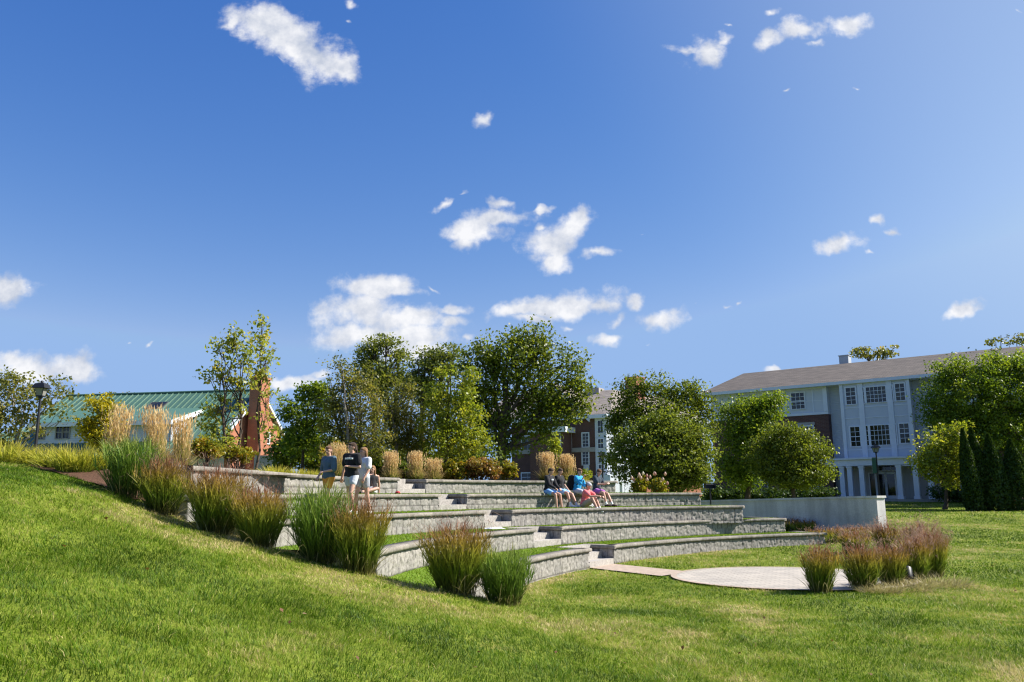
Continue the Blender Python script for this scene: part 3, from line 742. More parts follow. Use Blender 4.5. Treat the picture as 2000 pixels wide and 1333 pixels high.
LM = {
 'oak': leafmat('oak leaves', [(0, (.028, .048, .008)), (.5, (.055, .09, .014)), (1, (.12, .16, .025))], .46, .3, .42),
 'green': leafmat('green leaves', [(0, (.035, .07, .010)), (.5, (.07, .125, .016)), (1, (.14, .20, .028))], .46, .3, .42),
 'bright': leafmat('yellow green leaves', [(0, (.08, .13, .014)), (.5, (.14, .20, .022)), (1, (.24, .27, .045))], .45, gain=(1.6, 1.35, 1.1)),
 'birch': leafmat('birch leaves', [(0, (.045, .065, .018)), (.5, (.08, .10, .03)), (.85, (.13, .145, .05)), (1, (.20, .18, .07))], .44),
 'poplar': leafmat('poplar leaves', [(0, (.085, .125, .03)), (.5, (.145, .185, .04)), (.85, (.22, .235, .07)), (1, (.30, .26, .07))], .48, gain=(1.8, 1.6, 1.2)),
 'locust': leafmat('locust leaves', [(0, (.045, .07, .02)), (.6, (.08, .115, .03)), (1, (.15, .18, .045))], .45),
 'yellow': leafmat('yellow leaves', [(0, (.16, .17, .015)), (.5, (.34, .31, .02)), (1, (.55, .44, .03))], .42, gain=(1.1, 1.05, 1)),
 'olive': leafmat('olive green leaves', [(0, (.035, .06, .01)), (.5, (.065, .10, .018)), (1, (.12, .16, .035))], .46, .3, .42),
 'gold': leafmat('golden shrub leaves', [(0, (.09, .12, .012)), (.45, (.20, .21, .018)), (.8, (.30, .25, .02)), (1, (.32, .16, .02))], .38, gain=(1.1, 1.05, 1)),
 'autumn': leafmat('autumn shrub leaves', [(0, (.10, .11, .02)), (.4, (.20, .17, .035)), (.75, (.26, .17, .04)), (1, (.24, .09, .03))], .35, gain=(1.1, 1.05, 1)),
 'thuja': leafmat('arborvitae foliage', [(0, (.012, .028, .008)), (.6, (.025, .055, .012)), (1, (.06, .10, .018))], .2, .2),
 'lily': None,
}
# ------------------------------------------------------------------ ornamental grasses
def blades(mb, base, n, h, spread, rng, w=.008, seg=5, lean=.35, foot=.16, curl=.25, hvar=.3, r=None, mi=0, z0=0.0):
    """arching strips from a foot of radius `foot`, leaning out by `lean`"""
    az = rng.uniform(0, 2*np.pi, n); rr = np.sqrt(rng.random(n))*foot
    p0 = np.stack([rr*np.cos(az), rr*np.sin(az), np.full(n, z0)], 1)+np.asarray(base)
    H = h*(1-hvar*rng.random(n)**1.4); az2 = az+rng.normal(0, .7, n)
    out = np.abs(rng.normal(.55, .35, n))*spread*(.35+.65*rr/foot)
    dirh = np.stack([np.cos(az2), np.sin(az2), np.zeros(n)], 1)
    t = np.linspace(0, 1, seg+1)[None, :, None]
    P = p0[:, None, :]+dirh[:, None, :]*(out[:, None, None]*(lean*t+(1-lean)*t**2.2))
    P[..., 2] += (H[:, None]*(t[..., 0]-curl*rng.random(n)[:, None]*t[..., 0]**3*(out/spread)[:, None]))
    face = rng.uniform(0, np.pi, n); sd = np.stack([np.cos(face), np.sin(face), np.zeros(n)], 1)
    ww = (w*rng.uniform(.6, 1.4, n))[:, None, None]*np.clip(1.25-t**1.6*1.2, .08, 1)
    A_ = P-sd[:, None, :]*ww*.5; B_ = P+sd[:, None, :]*ww*.5
    V = np.stack([A_, B_], 2).reshape(-1, 3); k = (seg+1)*2
    i = np.arange(n)[:, None]*k; j = np.arange(seg)[None, :]*2
    F = np.stack([i+j, i+j+1, i+j+3, i+j+2], -1).reshape(-1, 4)
    a = np.broadcast_to(t[0, :, 0][None, :, None], (n, seg+1, 2)).ravel(); rv = rng.random(n) if r is None else np.clip(rng.normal(r, .22, n), 0, 1)
    mb.add(V, F, mi, a=a, r=np.repeat(rv, k)); return P[:, -1], dirh
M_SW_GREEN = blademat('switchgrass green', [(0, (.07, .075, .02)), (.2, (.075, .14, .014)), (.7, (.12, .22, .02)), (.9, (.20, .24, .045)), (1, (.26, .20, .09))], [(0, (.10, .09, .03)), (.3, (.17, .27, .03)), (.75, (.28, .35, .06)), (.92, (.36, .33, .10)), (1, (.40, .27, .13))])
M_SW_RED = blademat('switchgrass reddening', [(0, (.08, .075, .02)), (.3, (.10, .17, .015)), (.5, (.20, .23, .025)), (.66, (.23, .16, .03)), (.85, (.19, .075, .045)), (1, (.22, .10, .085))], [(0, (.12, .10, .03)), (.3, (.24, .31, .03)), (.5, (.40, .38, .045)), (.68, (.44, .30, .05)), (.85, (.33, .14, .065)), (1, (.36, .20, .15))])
M_SW_PINK = blademat('switchgrass haze', [(0, (.20, .11, .075)), (1, (.32, .18, .13))], [(0, (.32, .20, .13)), (1, (.52, .36, .27))], .45)
M_REED = blademat('feather reed stalks', [(0, (.09, .14, .02)), (.45, (.18, .24, .035)), (.75, (.46, .36, .12)), (1, (.66, .47, .20))], [(0, (.14, .18, .03)), (.45, (.32, .33, .06)), (.75, (.60, .45, .17)), (1, (.78, .58, .28))])
M_PLUME = blademat('tan plumes', [(0, (.55, .36, .13)), (1, (.75, .53, .24))], [(0, (.72, .51, .22)), (1, (.86, .70, .40))], .4)
M_LILY = blademat('yellowing strap leaves', [(0, (.10, .16, .015)), (.5, (.24, .29, .02)), (1, (.44, .42, .05))], [(0, (.16, .2, .02)), (.5, (.48, .45, .035)), (1, (.68, .56, .10))], .42)
M_STRAW = blademat('dry straw', [(0, (.22, .19, .06)), (1, (.36, .31, .12))], [(0, (.32, .27, .10)), (1, (.54, .47, .22))], .3)
def plumes(mb, tips, rng, L_=.18, w=.012, each=5):
    n = len(tips); idx = np.repeat(np.arange(n), each); m = len(idx)
    P = tips[idx]+np.stack([rng.normal(0, .006, m), rng.normal(0, .006, m), rng.uniform(-.8, .45, m)*L_], 1)
    d = unit(np.stack([rng.normal(0, .10, m), rng.normal(0, .10, m), np.ones(m)], 1)); s = unit(np.cross(d, unit(rng.normal(size=(m, 3)))))
    l = (L_*rng.uniform(.25, .55, m))[:, None]; ww = (w*rng.uniform(.6, 1.5, m))[:, None]
    V = np.stack([P-d*l*.5, P+s*ww*.5, P+d*l*.5, P-s*ww*.5], 1).reshape(-1, 3)
    mb.add(V, np.arange(m*4).reshape(-1, 4), a=np.tile([0, .5, 1, .5], m), r=np.repeat(rng.random(m), 4))
def haze_heads(mb, tips, dirs, rng, L_=.28, each=7, w=.006, mi=0):
    n = len(tips); idx = np.repeat(np.arange(n), each); m = len(idx)
    P = tips[idx]+np.c_[dirs[idx, :2]*rng.uniform(-.02, .10, (m, 1)), rng.uniform(-.55, .55, m)*L_]
    d = unit(np.stack([rng.normal(0, .8, m), rng.normal(0, .8, m), rng.uniform(.3, 1.3, m)], 1)); s = unit(np.cross(d, unit(rng.normal(size=(m, 3)))))
    l = (L_*rng.uniform(.2, .6, m))[:, None]; ww = (w*rng.uniform(.6, 1.5, m))[:, None]
    V = np.stack([P-d*l*.5, P+s*ww*.5, P+d*l*.5, P-s*ww*.5], 1).reshape(-1, 3)
    mb.add(V, np.arange(m*4).reshape(-1, 4), mi, a=np.tile([0, .5, 1, .5], m), r=np.repeat(rng.random(m), 4))
def leafy_clump(mb, base, h, width, rng, nst=170, per=9, w=.009):
    """fan of upright stems, each carrying leaf blades along its length; a = height / h"""
    base = np.asarray(base); az = rng.uniform(0, 2*np.pi, nst); q = np.sqrt(rng.random(nst))
    foot = np.stack([q*np.cos(az)*width*.27, q*np.sin(az)*width*.27, np.zeros(nst)], 1)+base
    H = h*(1-.42*rng.random(nst)**1.3)*(1-.16*q**2); out = width*.36*q**1.3*rng.uniform(.5, 1.3, nst); a2 = az+rng.normal(0, .35, nst)
    dr = np.stack([np.cos(a2), np.sin(a2), np.zeros(nst)], 1)
    S_ = lambda t: foot[:, None, :]+dr[:, None, :]*(out[:, None]*(t**1.5))[..., None]+np.array([0, 0, 1.])*(H[:, None]*t)[..., None]
    def strips(P, ww, rv):
        n, sg, _ = P.shape; fa = rng.uniform(0, np.pi, n); sd = np.stack([np.cos(fa), np.sin(fa), np.zeros(n)], 1)[:, None, :]
        tt = np.linspace(0, 1, sg)[None, :, None]; wv = ww[:, None, None]*np.clip(1.15-tt**2*1.1, .06, 1)*.5
        V = np.stack([P-sd*wv, P+sd*wv], 2).reshape(-1, 3); k = sg*2; i = np.arange(n)[:, None]*k; j = np.arange(sg-1)[None, :]*2
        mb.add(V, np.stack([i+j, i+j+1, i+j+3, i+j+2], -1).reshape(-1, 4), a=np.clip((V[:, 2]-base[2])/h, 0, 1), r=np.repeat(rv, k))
    cl = np.clip(rng.normal(.45, .25, nst), 0, 1)
    strips(S_(np.linspace(0, 1, 7)[None, :]*np.ones((nst, 1))), np.full(nst, w*.7), cl)
    m = nst*per; ix = np.repeat(np.arange(nst), per); t0 = rng.uniform(.02, .80, m)**.85
    st = foot[ix]+dr[ix]*(out[ix]*t0**1.5)[:, None]+np.array([0, 0, 1.])*(H[ix]*t0)[:, None]
    la = rng.uniform(0, 2*np.pi, m); ld = np.stack([np.cos(la), np.sin(la), np.zeros(m)], 1)*.8+dr[ix]*.5
    L_ = h*rng.uniform(.22, .42, m)*(1.05-.45*t0); sp = rng.uniform(.22, .62, m); s = np.linspace(0, 1, 5)[None, :, None]
    rise_ = (s*(1.0-sp[:, None, None]*.35)-.55*sp[:, None, None]*s**2.4*rng.random(m)[:, None, None])
    P = st[:, None, :]+ld[:, None, :]*(L_*sp)[:, None, None]*s**1.25+np.array([0, 0, 1.])*L_[:, None, None]*rise_
    P[..., 2] = np.maximum(P[..., 2], base[2]+.02)
    strips(P, w*rng.uniform(.8, 1.5, m), np.clip(cl[ix]+rng.normal(0, .2, m), 0, 1))
    return S_(np.ones((nst, 1)))[:, 0], dr
def switchgrass(px, py, D, h, width, kind, seed, label, group, n=1050, z=None, wob=.0, heads=1.0):
    rng = np.random.default_rng(seed); c = at(px, py, D); zz = gz(c[0], c[1]) if z is None else z; c[2] = zz-.02
    root = empty('switchgrass_clump', c, label, 'ornamental grass', group)
    mb = MB(); w = D*.00078; sc_ = n/1050.
    tips, dr = leafy_clump(mb, c, h, width, rng, nst=int(210*sc_), per=11, w=w)
    if kind != 'green':
        if kind == 'red': heads = .38
        top = tips[tips[:, 2] > c[2]+h*.62]; dt = dr[tips[:, 2] > c[2]+h*.62]
        haze_heads(mb, top, dt, rng, L_=.26*h, each=int(9*heads), w=w*.42, mi=1)
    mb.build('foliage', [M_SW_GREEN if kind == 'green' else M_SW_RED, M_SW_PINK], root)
    sm = MB(); blades(sm, c, max(n//22, 8), h*.55, width*.75, rng, w=w*.9, seg=5, lean=.6, foot=width*.3, curl=1.1, hvar=.7); sm.build('dry_leaves', M_STRAW, root)
    return root
def reed(px, py, D, h, width, seed, label, z=None, n=300, green=.55, tilt=(0, 0), group='feather reed grasses with tan plumes'):
    rng = np.random.default_rng(seed); c = at(px, py, D); c[2] = (gz(c[0], c[1]) if z is None else z)-.02
    root = empty('feather_reed_grass', c, label, 'ornamental grass', group)
    mb = MB(); w = D*.00055
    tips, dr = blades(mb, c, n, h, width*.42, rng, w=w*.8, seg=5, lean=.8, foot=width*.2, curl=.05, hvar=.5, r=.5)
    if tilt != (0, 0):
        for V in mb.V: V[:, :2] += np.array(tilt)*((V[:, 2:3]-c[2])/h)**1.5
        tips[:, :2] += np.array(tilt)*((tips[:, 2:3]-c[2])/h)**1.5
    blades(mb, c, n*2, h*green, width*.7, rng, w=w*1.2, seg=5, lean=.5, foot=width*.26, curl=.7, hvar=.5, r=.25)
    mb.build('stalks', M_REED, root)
    pm = MB(); plumes(pm, tips, rng, L_=.26*h*.62, w=w*1.25, each=5); pm.build('plumes', M_PLUME, root); return root
def lily(px, py, D, h, width, seed, label, z=None, n=230, group='yellowing daylilies along the bed'):
    rng = np.random.default_rng(seed); c = at(px, py, D); c[2] = (gz(c[0], c[1]) if z is None else z)-.02
    mb = MB(); blades(mb, c, n*2, h*1.0, width*.9, rng, w=D*.0012, seg=6, lean=.5, foot=width*.42, curl=.95, hvar=.6)
    o = mb.mesh('daylily_clump', M_LILY)
    return link('daylily_clump', o, None, label, 'daylily', group)
def shrub(name, label, px, D, lobes_px, mat, nclump, per, clump_r, leaf, seed, z=None, cat='shrub', group=None, **kw):
    rng = np.random.default_rng(seed); lobes = px_lobes(D, lobes_px, kw.pop('depth', .9)); c = at(px, 940, D); zz = gz(c[0], c[1]) if z is None else z
    base = np.array([c[0], D, zz]); root = empty(name, base, label, cat, group)
    mb = MB(); P = crown(mb, lobes, nclump, per, clump_r, leaf, rng, zmin=zz+.03, **kw); mb.build('foliage', mat, root)
    tb = MB()
    for j in rng.choice(len(P), min(18, len(P)), replace=False): tb.tube(bez(base+np.r_[rng.normal(0, .06, 2), -.1], P[j], .05, rng, 5, .08), np.linspace(.014, .005, 5), 5)
    tb.build('stems', M_BARK, root); return root, P
# ------------------------------------------------------------------ lawn blades
def lawn_blades():
    rng = np.random.default_rng(3)
    m, nt, p, N, L = newmat('lawn blades'); a = attr(N, 'r'); t = attr(N, 'a')
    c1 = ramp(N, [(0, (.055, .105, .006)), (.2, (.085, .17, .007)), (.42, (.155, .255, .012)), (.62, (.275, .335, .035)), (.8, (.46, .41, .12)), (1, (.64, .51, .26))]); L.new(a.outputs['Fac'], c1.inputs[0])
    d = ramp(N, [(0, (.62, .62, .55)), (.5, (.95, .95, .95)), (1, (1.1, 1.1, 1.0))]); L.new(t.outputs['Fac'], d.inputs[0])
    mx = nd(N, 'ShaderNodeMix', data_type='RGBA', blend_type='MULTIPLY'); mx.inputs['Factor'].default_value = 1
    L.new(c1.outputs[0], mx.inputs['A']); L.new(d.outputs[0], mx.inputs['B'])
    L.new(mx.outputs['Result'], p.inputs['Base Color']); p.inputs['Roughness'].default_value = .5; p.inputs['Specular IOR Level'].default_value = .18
    tr = N.new('ShaderNodeBsdfTranslucent'); L.new(mx.outputs['Result'], tr.inputs['Color'])
    ms = N.new('ShaderNodeMixShader'); ms.inputs[0].default_value = .4
    L.new(p.outputs[0], ms.inputs[1]); L.new(tr.outputs[0], ms.inputs[2]); L.new(ms.outputs[0], N['Material Output'].inputs[0])
    xs, ys, ws, hs = [], [], [], []
    for (y0, y1, dens, w, h) in ((3.6, 8, 2400, .0042, .055), (8, 10.5, 1900, .005, .055), (10.5, 14, 1150, .0065, .055), (14, 19, 520, .009, .055), (19, 28, 230, .014, .055), (28, 46, 75, .024, .06), (46, 66, 20, .045, .07)):
        yy = rng.uniform(y0, y1, int((y1-y0)*dens*(y1*1.36+1))); x = rng.uniform(-.68, .68, len(yy))*(yy+.8)
        if y1 < 30:                                            # and a sparser strip beyond either edge of the frame
            m_ = int((y1-y0)*dens*9*.45); y2 = rng.uniform(y0-(1.5 if y0 < 4 else 0), y1, m_); x2 = (.68*(y2+.8)+rng.uniform(0, 4.6, m_))*rng.choice([-1, 1], m_); yy = np.r_[yy, y2]; x = np.r_[x, x2]
        xs.append(x); ys.append(yy); ws.append(np.full(len(yy), w)); hs.append(np.full(len(yy), h))
    x, y, w, h = map(np.concatenate, (xs, ys, ws, hs))
    B = np.interp(x, BX, BY); keep = np.ones(len(x), bool)
    cx, cy, R = CIR[1]; inst = np.hypot(x-cx, y-cy) < R-.03                       # in front of the lowest wall
    hillside = (y < B+np.where(x < -6, 9, .12))
    d, k, n = out5(x, y)
    right = (x > 11.2) | ((y > 29.8) & (x > 8.6)) 
    keep = hillside | (inst & (x > -1.2)) | ((x > 10.7) & (y > 24)) | ((x > 16) & (y > 14))
    keep &= np.hypot(x-PC[0], y-PC[1]) > PR-.11*(y < 18.6)+.0+.07*vnoise(x*3, y*3, 8)
    keep &= ~in_quad(x, y, [np.array(q) for q in PATHQ])
    keep &= ~((x < -5.95) & (y > np.interp(x, [-14, -10.2, -9.2, -8.2, -7.2, -5.95], [20, 17.2, 15.6, 14.5, 13.75, 13.1])+.1*vnoise(x*4, y*4, 6)))
    # behind / inside the concrete wall
    rel = np.stack([x, y], 1)-CW0; al = rel@CWE; pr = rel@np.array([CWE[1], -CWE[0]])
    keep &= ~((al > -.1) & (al < 14) & (pr > -.1) & (pr < .7))
    x, y, w, h = x[keep], y[keep], w[keep], h[keep]; n = len(x)
    z = ground(x, y)
    patch = .55*vnoise(x*.55, y*.45, 21)+.3*vnoise(x*1.7, y*1.5, 22)+.15*vnoise(x*5, y*5, 23)
    rv = np.clip(.36+(patch-.5)*1.9+.34*(vnoise(x*8, y*8, 51)-.5)+.30*(vnoise(x*19, y*19, 52)-.5)+rng.normal(0, .14, n)+np.where(rng.random(n) < .04, .4, 0), 0, 1)
    dry = np.exp(-((np.abs(np.hypot(x-PC[0], y-PC[1])-PR)-.05)/.16)**2)*.25; rv = np.clip(rv+.26*sstep(.60, .82, vnoise(x*.8+3, y*.7, 61))*vnoise(x*6, y*6, 62), 0, 1); dry2 = np.exp(-((R-np.hypot(x-cx, y-cy)-.1)/.22)**2)*.4*vnoise(x*2, y*2, 12)*(y > 16); rv = np.clip(rv+dry*(y > 15)+dry2, 0, 1)
    tuft = .55*vnoise(x*2.6, y*2.6, 31)+.45*vnoise(x*9, y*9, 32); h = h*(.30+.95*tuft)*rng.uniform(.5, 1.25, n)
    # mowing lay / wind direction varies slowly over the lawn
    lay = 4*np.pi*vnoise(x*.9, y*.9, 41)+rng.normal(0, 1.3, n); ln = h*rng.uniform(.3, 1.6, n)
    stray = rng.random(n) < .012; ln = np.where(stray, ln*2.6, ln); rv = np.where(stray, np.clip(rv+.3, 0, 1), rv)
    tip = np.stack([x+np.cos(lay)*ln, y+np.sin(lay)*ln, z+h], 1); mid = np.stack([x+np.cos(lay)*ln*.32, y+np.sin(lay)*ln*.32, z+h*.62], 1)
    b0 = np.stack([x, y, z-.01], 1); fa = rng.uniform(0, np.pi, n); s = np.stack([np.cos(fa), np.sin(fa), np.zeros(n)], 1)*(w*rng.uniform(.7, 1.4, n))[:, None]*.5
    V = np.stack([b0-s, b0+s, mid+s*.9, mid-s*.9, tip], 1).reshape(-1, 3); i = np.arange(n)*5
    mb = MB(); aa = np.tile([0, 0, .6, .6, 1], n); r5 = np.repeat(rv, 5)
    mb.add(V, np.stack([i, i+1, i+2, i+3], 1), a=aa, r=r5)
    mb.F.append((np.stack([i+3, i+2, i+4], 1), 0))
    print('lawn blades', n)
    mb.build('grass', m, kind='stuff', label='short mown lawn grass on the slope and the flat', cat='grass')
lawn_blades()
# turf blades on the treads
def tread_blades():
    rng = np.random.default_rng(5); mb = MB()
    for k, (Pin, Pout) in TREADS.items():
        n = 16000; t = rng.random(n); s = rng.random(n)
        def ev(P, t):
            d = np.concatenate([[0], np.cumsum(np.linalg.norm(np.diff(P, axis=0), axis=1))]); q = t*d[-1]
            return np.stack([np.interp(q, d, P[:, 0]), np.interp(q, d, P[:, 1])], 1)
        P = ev(Pin, t)*(1-s[:, None])+ev(Pout, t)*s[:, None]; D_ = P[:, 1]
        h = rng.uniform(.02, .05, n); w = D_*.0006; fa = rng.uniform(0, np.pi, n); sd = np.stack([np.cos(fa), np.sin(fa), np.zeros(n)], 1)*w[:, None]
        b0 = np.c_[P, np.full(n, ZT[k]-.015)]; tip = b0+np.c_[rng.normal(0, .02, (n, 2)), h]
        V = np.stack([b0-sd, b0+sd, tip], 1).reshape(-1, 3); mb.add(V, np.arange(n*3).reshape(-1, 3), a=np.tile([.4, .4, 1], n), r=np.repeat(np.clip(rng.normal(.42, .12, n), 0, 1), 3))
    mb.build('tread_grass', bpy.data.materials['lawn blades'], kind='stuff', label='bright turf on the treads between the seating walls', cat='grass')
tread_blades()

# ------------------------------------------------------------------ plants: the switchgrass pairs down the bank
gP = 'switchgrass clumps along the edge of the bank'
switchgrass(252, 960, 13.25, 1.10, .95, 'green', 1, 'tall green switchgrass clump at the head of the bank, below the tan plumes', gP)
switchgrass(318, 988, 12.95, .98, .80, 'red', 2, 'reddening switchgrass clump at the head of the bank beside the top wall end', gP)
switchgrass(425, 1016, 12.7, 1.12, 1.0, 'red', 3, 'wide reddish switchgrass clump, left half of the second pair down the bank', gP, n=1250)
switchgrass(508, 1038, 12.5, 1.0, .92, 'red', 4, 'yellow-green switchgrass clump with red tips, right half of the second pair down the bank', gP)
switchgrass(624, 1072, 12.35, 1.27, .98, 'green', 5, 'dark green upright switchgrass clump below the three walking people', gP, n=1250)
switchgrass(702, 1097, 12.2, 1.20, .88, 'red', 6, 'red tipped switchgrass clump below the three walking people', gP)
switchgrass(892, 1142, 12.2, 1.16, 1.02, 'red', 7, 'wine red tipped switchgrass clump standing alone before the lowest wall', gP, n=1250)
switchgrass(985, 1164, 12.25, .90, .88, 'green', 8, 'olive green switchgrass clump at the foot of the bank, nearest the lawn', gP)
gS = 'switchgrass clumps around the stage circle'
for (px, py, D, h, w, kd, sd, lb) in (
    (1603, 1150, 16.6, 1.02, .72, 'red', 11, 'switchgrass clump with orange-red blades, nearest on the edge of the stage circle'),
    (1684, 1146, 17.0, 1.0, .78, 'red', 12, 'dark red-green switchgrass clump second along the edge of the stage circle'),
    (1742, 1140, 17.6, .96, .70, 'pink', 13, 'short pinkish switchgrass clump third along the edge of the stage circle'),
    (1788, 1132, 18.6, 1.08, .74, 'pink', 14, 'pink hazed switchgrass clump just behind the black ground spotlight'),
    (1824, 1124, 19.4, 1.14, .70, 'pink', 15, 'tall russet switchgrass clump at the far right of the stage circle'),
    (1806, 1112, 21.2, 1.28, .85, 'pink', 16, 'tall pale pink switchgrass clump behind the right side of the stage circle'),
    (1740, 1100, 23.4, 1.15, .9, 'pink', 17, 'hazy pink switchgrass clump in front of the concrete wall end'),
    (1672, 1085, 26.0, .75, 1.1, 'pink', 18, 'low dusky pink switchgrass clump before the foot of the concrete wall')):
    switchgrass(px, py, D, h, w, kd, sd, lb, gS, n=760, heads={13: .5, 14: .8}.get(sd, 1.0))
for i, (px, D) in enumerate(((1612, 30.0), (1640, 31.0), (1668, 30.5), (1695, 31.5), (1540, 37), (1570, 36))):
    switchgrass(px, 1050, D, .62, 1.3, 'pink', 30+i, ['low dark red grass tuft right beside the end of the lowest wall', 'low dark red grass tuft second from the lowest wall end', 'low dark red grass tuft third from the lowest wall end', 'low dark red grass tuft under the concrete wall corner', 'dark weedy tuft behind the second lowest wall end, farther left', 'dark weedy tuft behind the second lowest wall end, farther right'][i], 'low tufts at the foot of the concrete wall', n=380, heads=.6)
for i, (px, py, D, h, w, lb) in enumerate(((1762, 1152, 16.9, .26, 1.1, 'low dry straw tuft in front of the ground spotlight'), (1826, 1144, 17.6, .30, 1.3, 'low dry straw tuft at the right end of the stage grasses'), (1716, 1152, 16.6, .2, .8, 'small dry straw tuft before the dark red-green switchgrass'))):
    rng = np.random.default_rng(400+i); cc = at(px, py, D); cc[2] = gz(cc[0], cc[1])-.01; mb = MB(); blades(mb, cc, 420, h, w*.5, rng, w=D*.0007, seg=4, lean=.7, foot=w*.5, curl=.9, hvar=.7); link('straw_tuft', mb.mesh('straw_tuft', M_LILY if i == 9 else M_STRAW), None, lb, 'dry grass', 'dry straw tufts beside the stage')
# feather reed grasses
reed(226, 935, 15.6, 1.28, .5, 41, 'tan feather reed grass standing behind the first green switchgrass clump', tilt=(.0, 0))
reed(306, 940, 15.9, 1.30, .5, 42, 'tall tan feather reed grass beside the reddening switchgrass, plumes leaning left', tilt=(-.14, 0), z=2.3)
reed(350, 940, 16.3, 1.20, .46, 43, 'tan feather reed grass nearest the end of the topmost wall', z=2.3)
reed(660, 935, 25.6, 1.15, .9, 44, 'feather reed grass rising behind the black shirted person', z=2.33, n=300)
reed(763, 935, 26.0, .92, .55, 45, 'slim feather reed grass right of the sitting girl', z=2.33, n=300)
reed(812, 935, 27.0, .98, .55, 46, 'feather reed grass above the topmost granite steps', z=2.33, n=300)
reed(846, 935, 27.6, .78, .6, 47, 'short green feather reed grass beside the orange shrub', z=2.33, n=260)
reed(1068, 938, 31.0, 1.10, .66, 48, 'golden feather reed grass behind the two young men in black, left one', z=2.33, n=480, tilt=(.02, 0))
reed(1107, 938, 31.4, 1.05, .62, 49, 'golden feather reed grass behind the seated young men, right one', z=2.33, n=480)
# daylilies
for i, (px, py, D, h, w) in enumerate(((12, 905, 16.2, .62, .9), (38, 905, 16.8, .60, .85), (74, 905, 16.0, .46, .8), (108, 912, 15.3, .50, .85), (150, 918, 14.7, .62, .95), (188, 922, 15.0, .46, .7), (540, 925, 23.0, .52, .9), (578, 925, 24.0, .45, .9), (612, 928, 24.4, .42, .8), (1128, 938, 30.5, .35, .7))):
    lily(px, py, D, h*.95, w*.8, 60+i, ['yellow-green daylily clump at the left edge of the bed', 'daylily clump with pale heads, second from the left edge', 'low daylily clump at the foot of the left lamp post', 'arching daylily clump between lamp post and mulch', 'largest arching yellow daylily clump beside the bare mulch', 'small yellow daylily clump under the green switchgrass', 'pale green daylily clump before the brick gable', 'yellowing daylily clump behind the topmost wall near the walkers', 'straw coloured daylily clump behind the blue shirted walker', 'low green daylily clump between the golden reed grasses and the basement window'][i],
         z=2.33 if px > 400 else max(2.33, 0) if False else (2.33 if px > 400 else None), n=190)
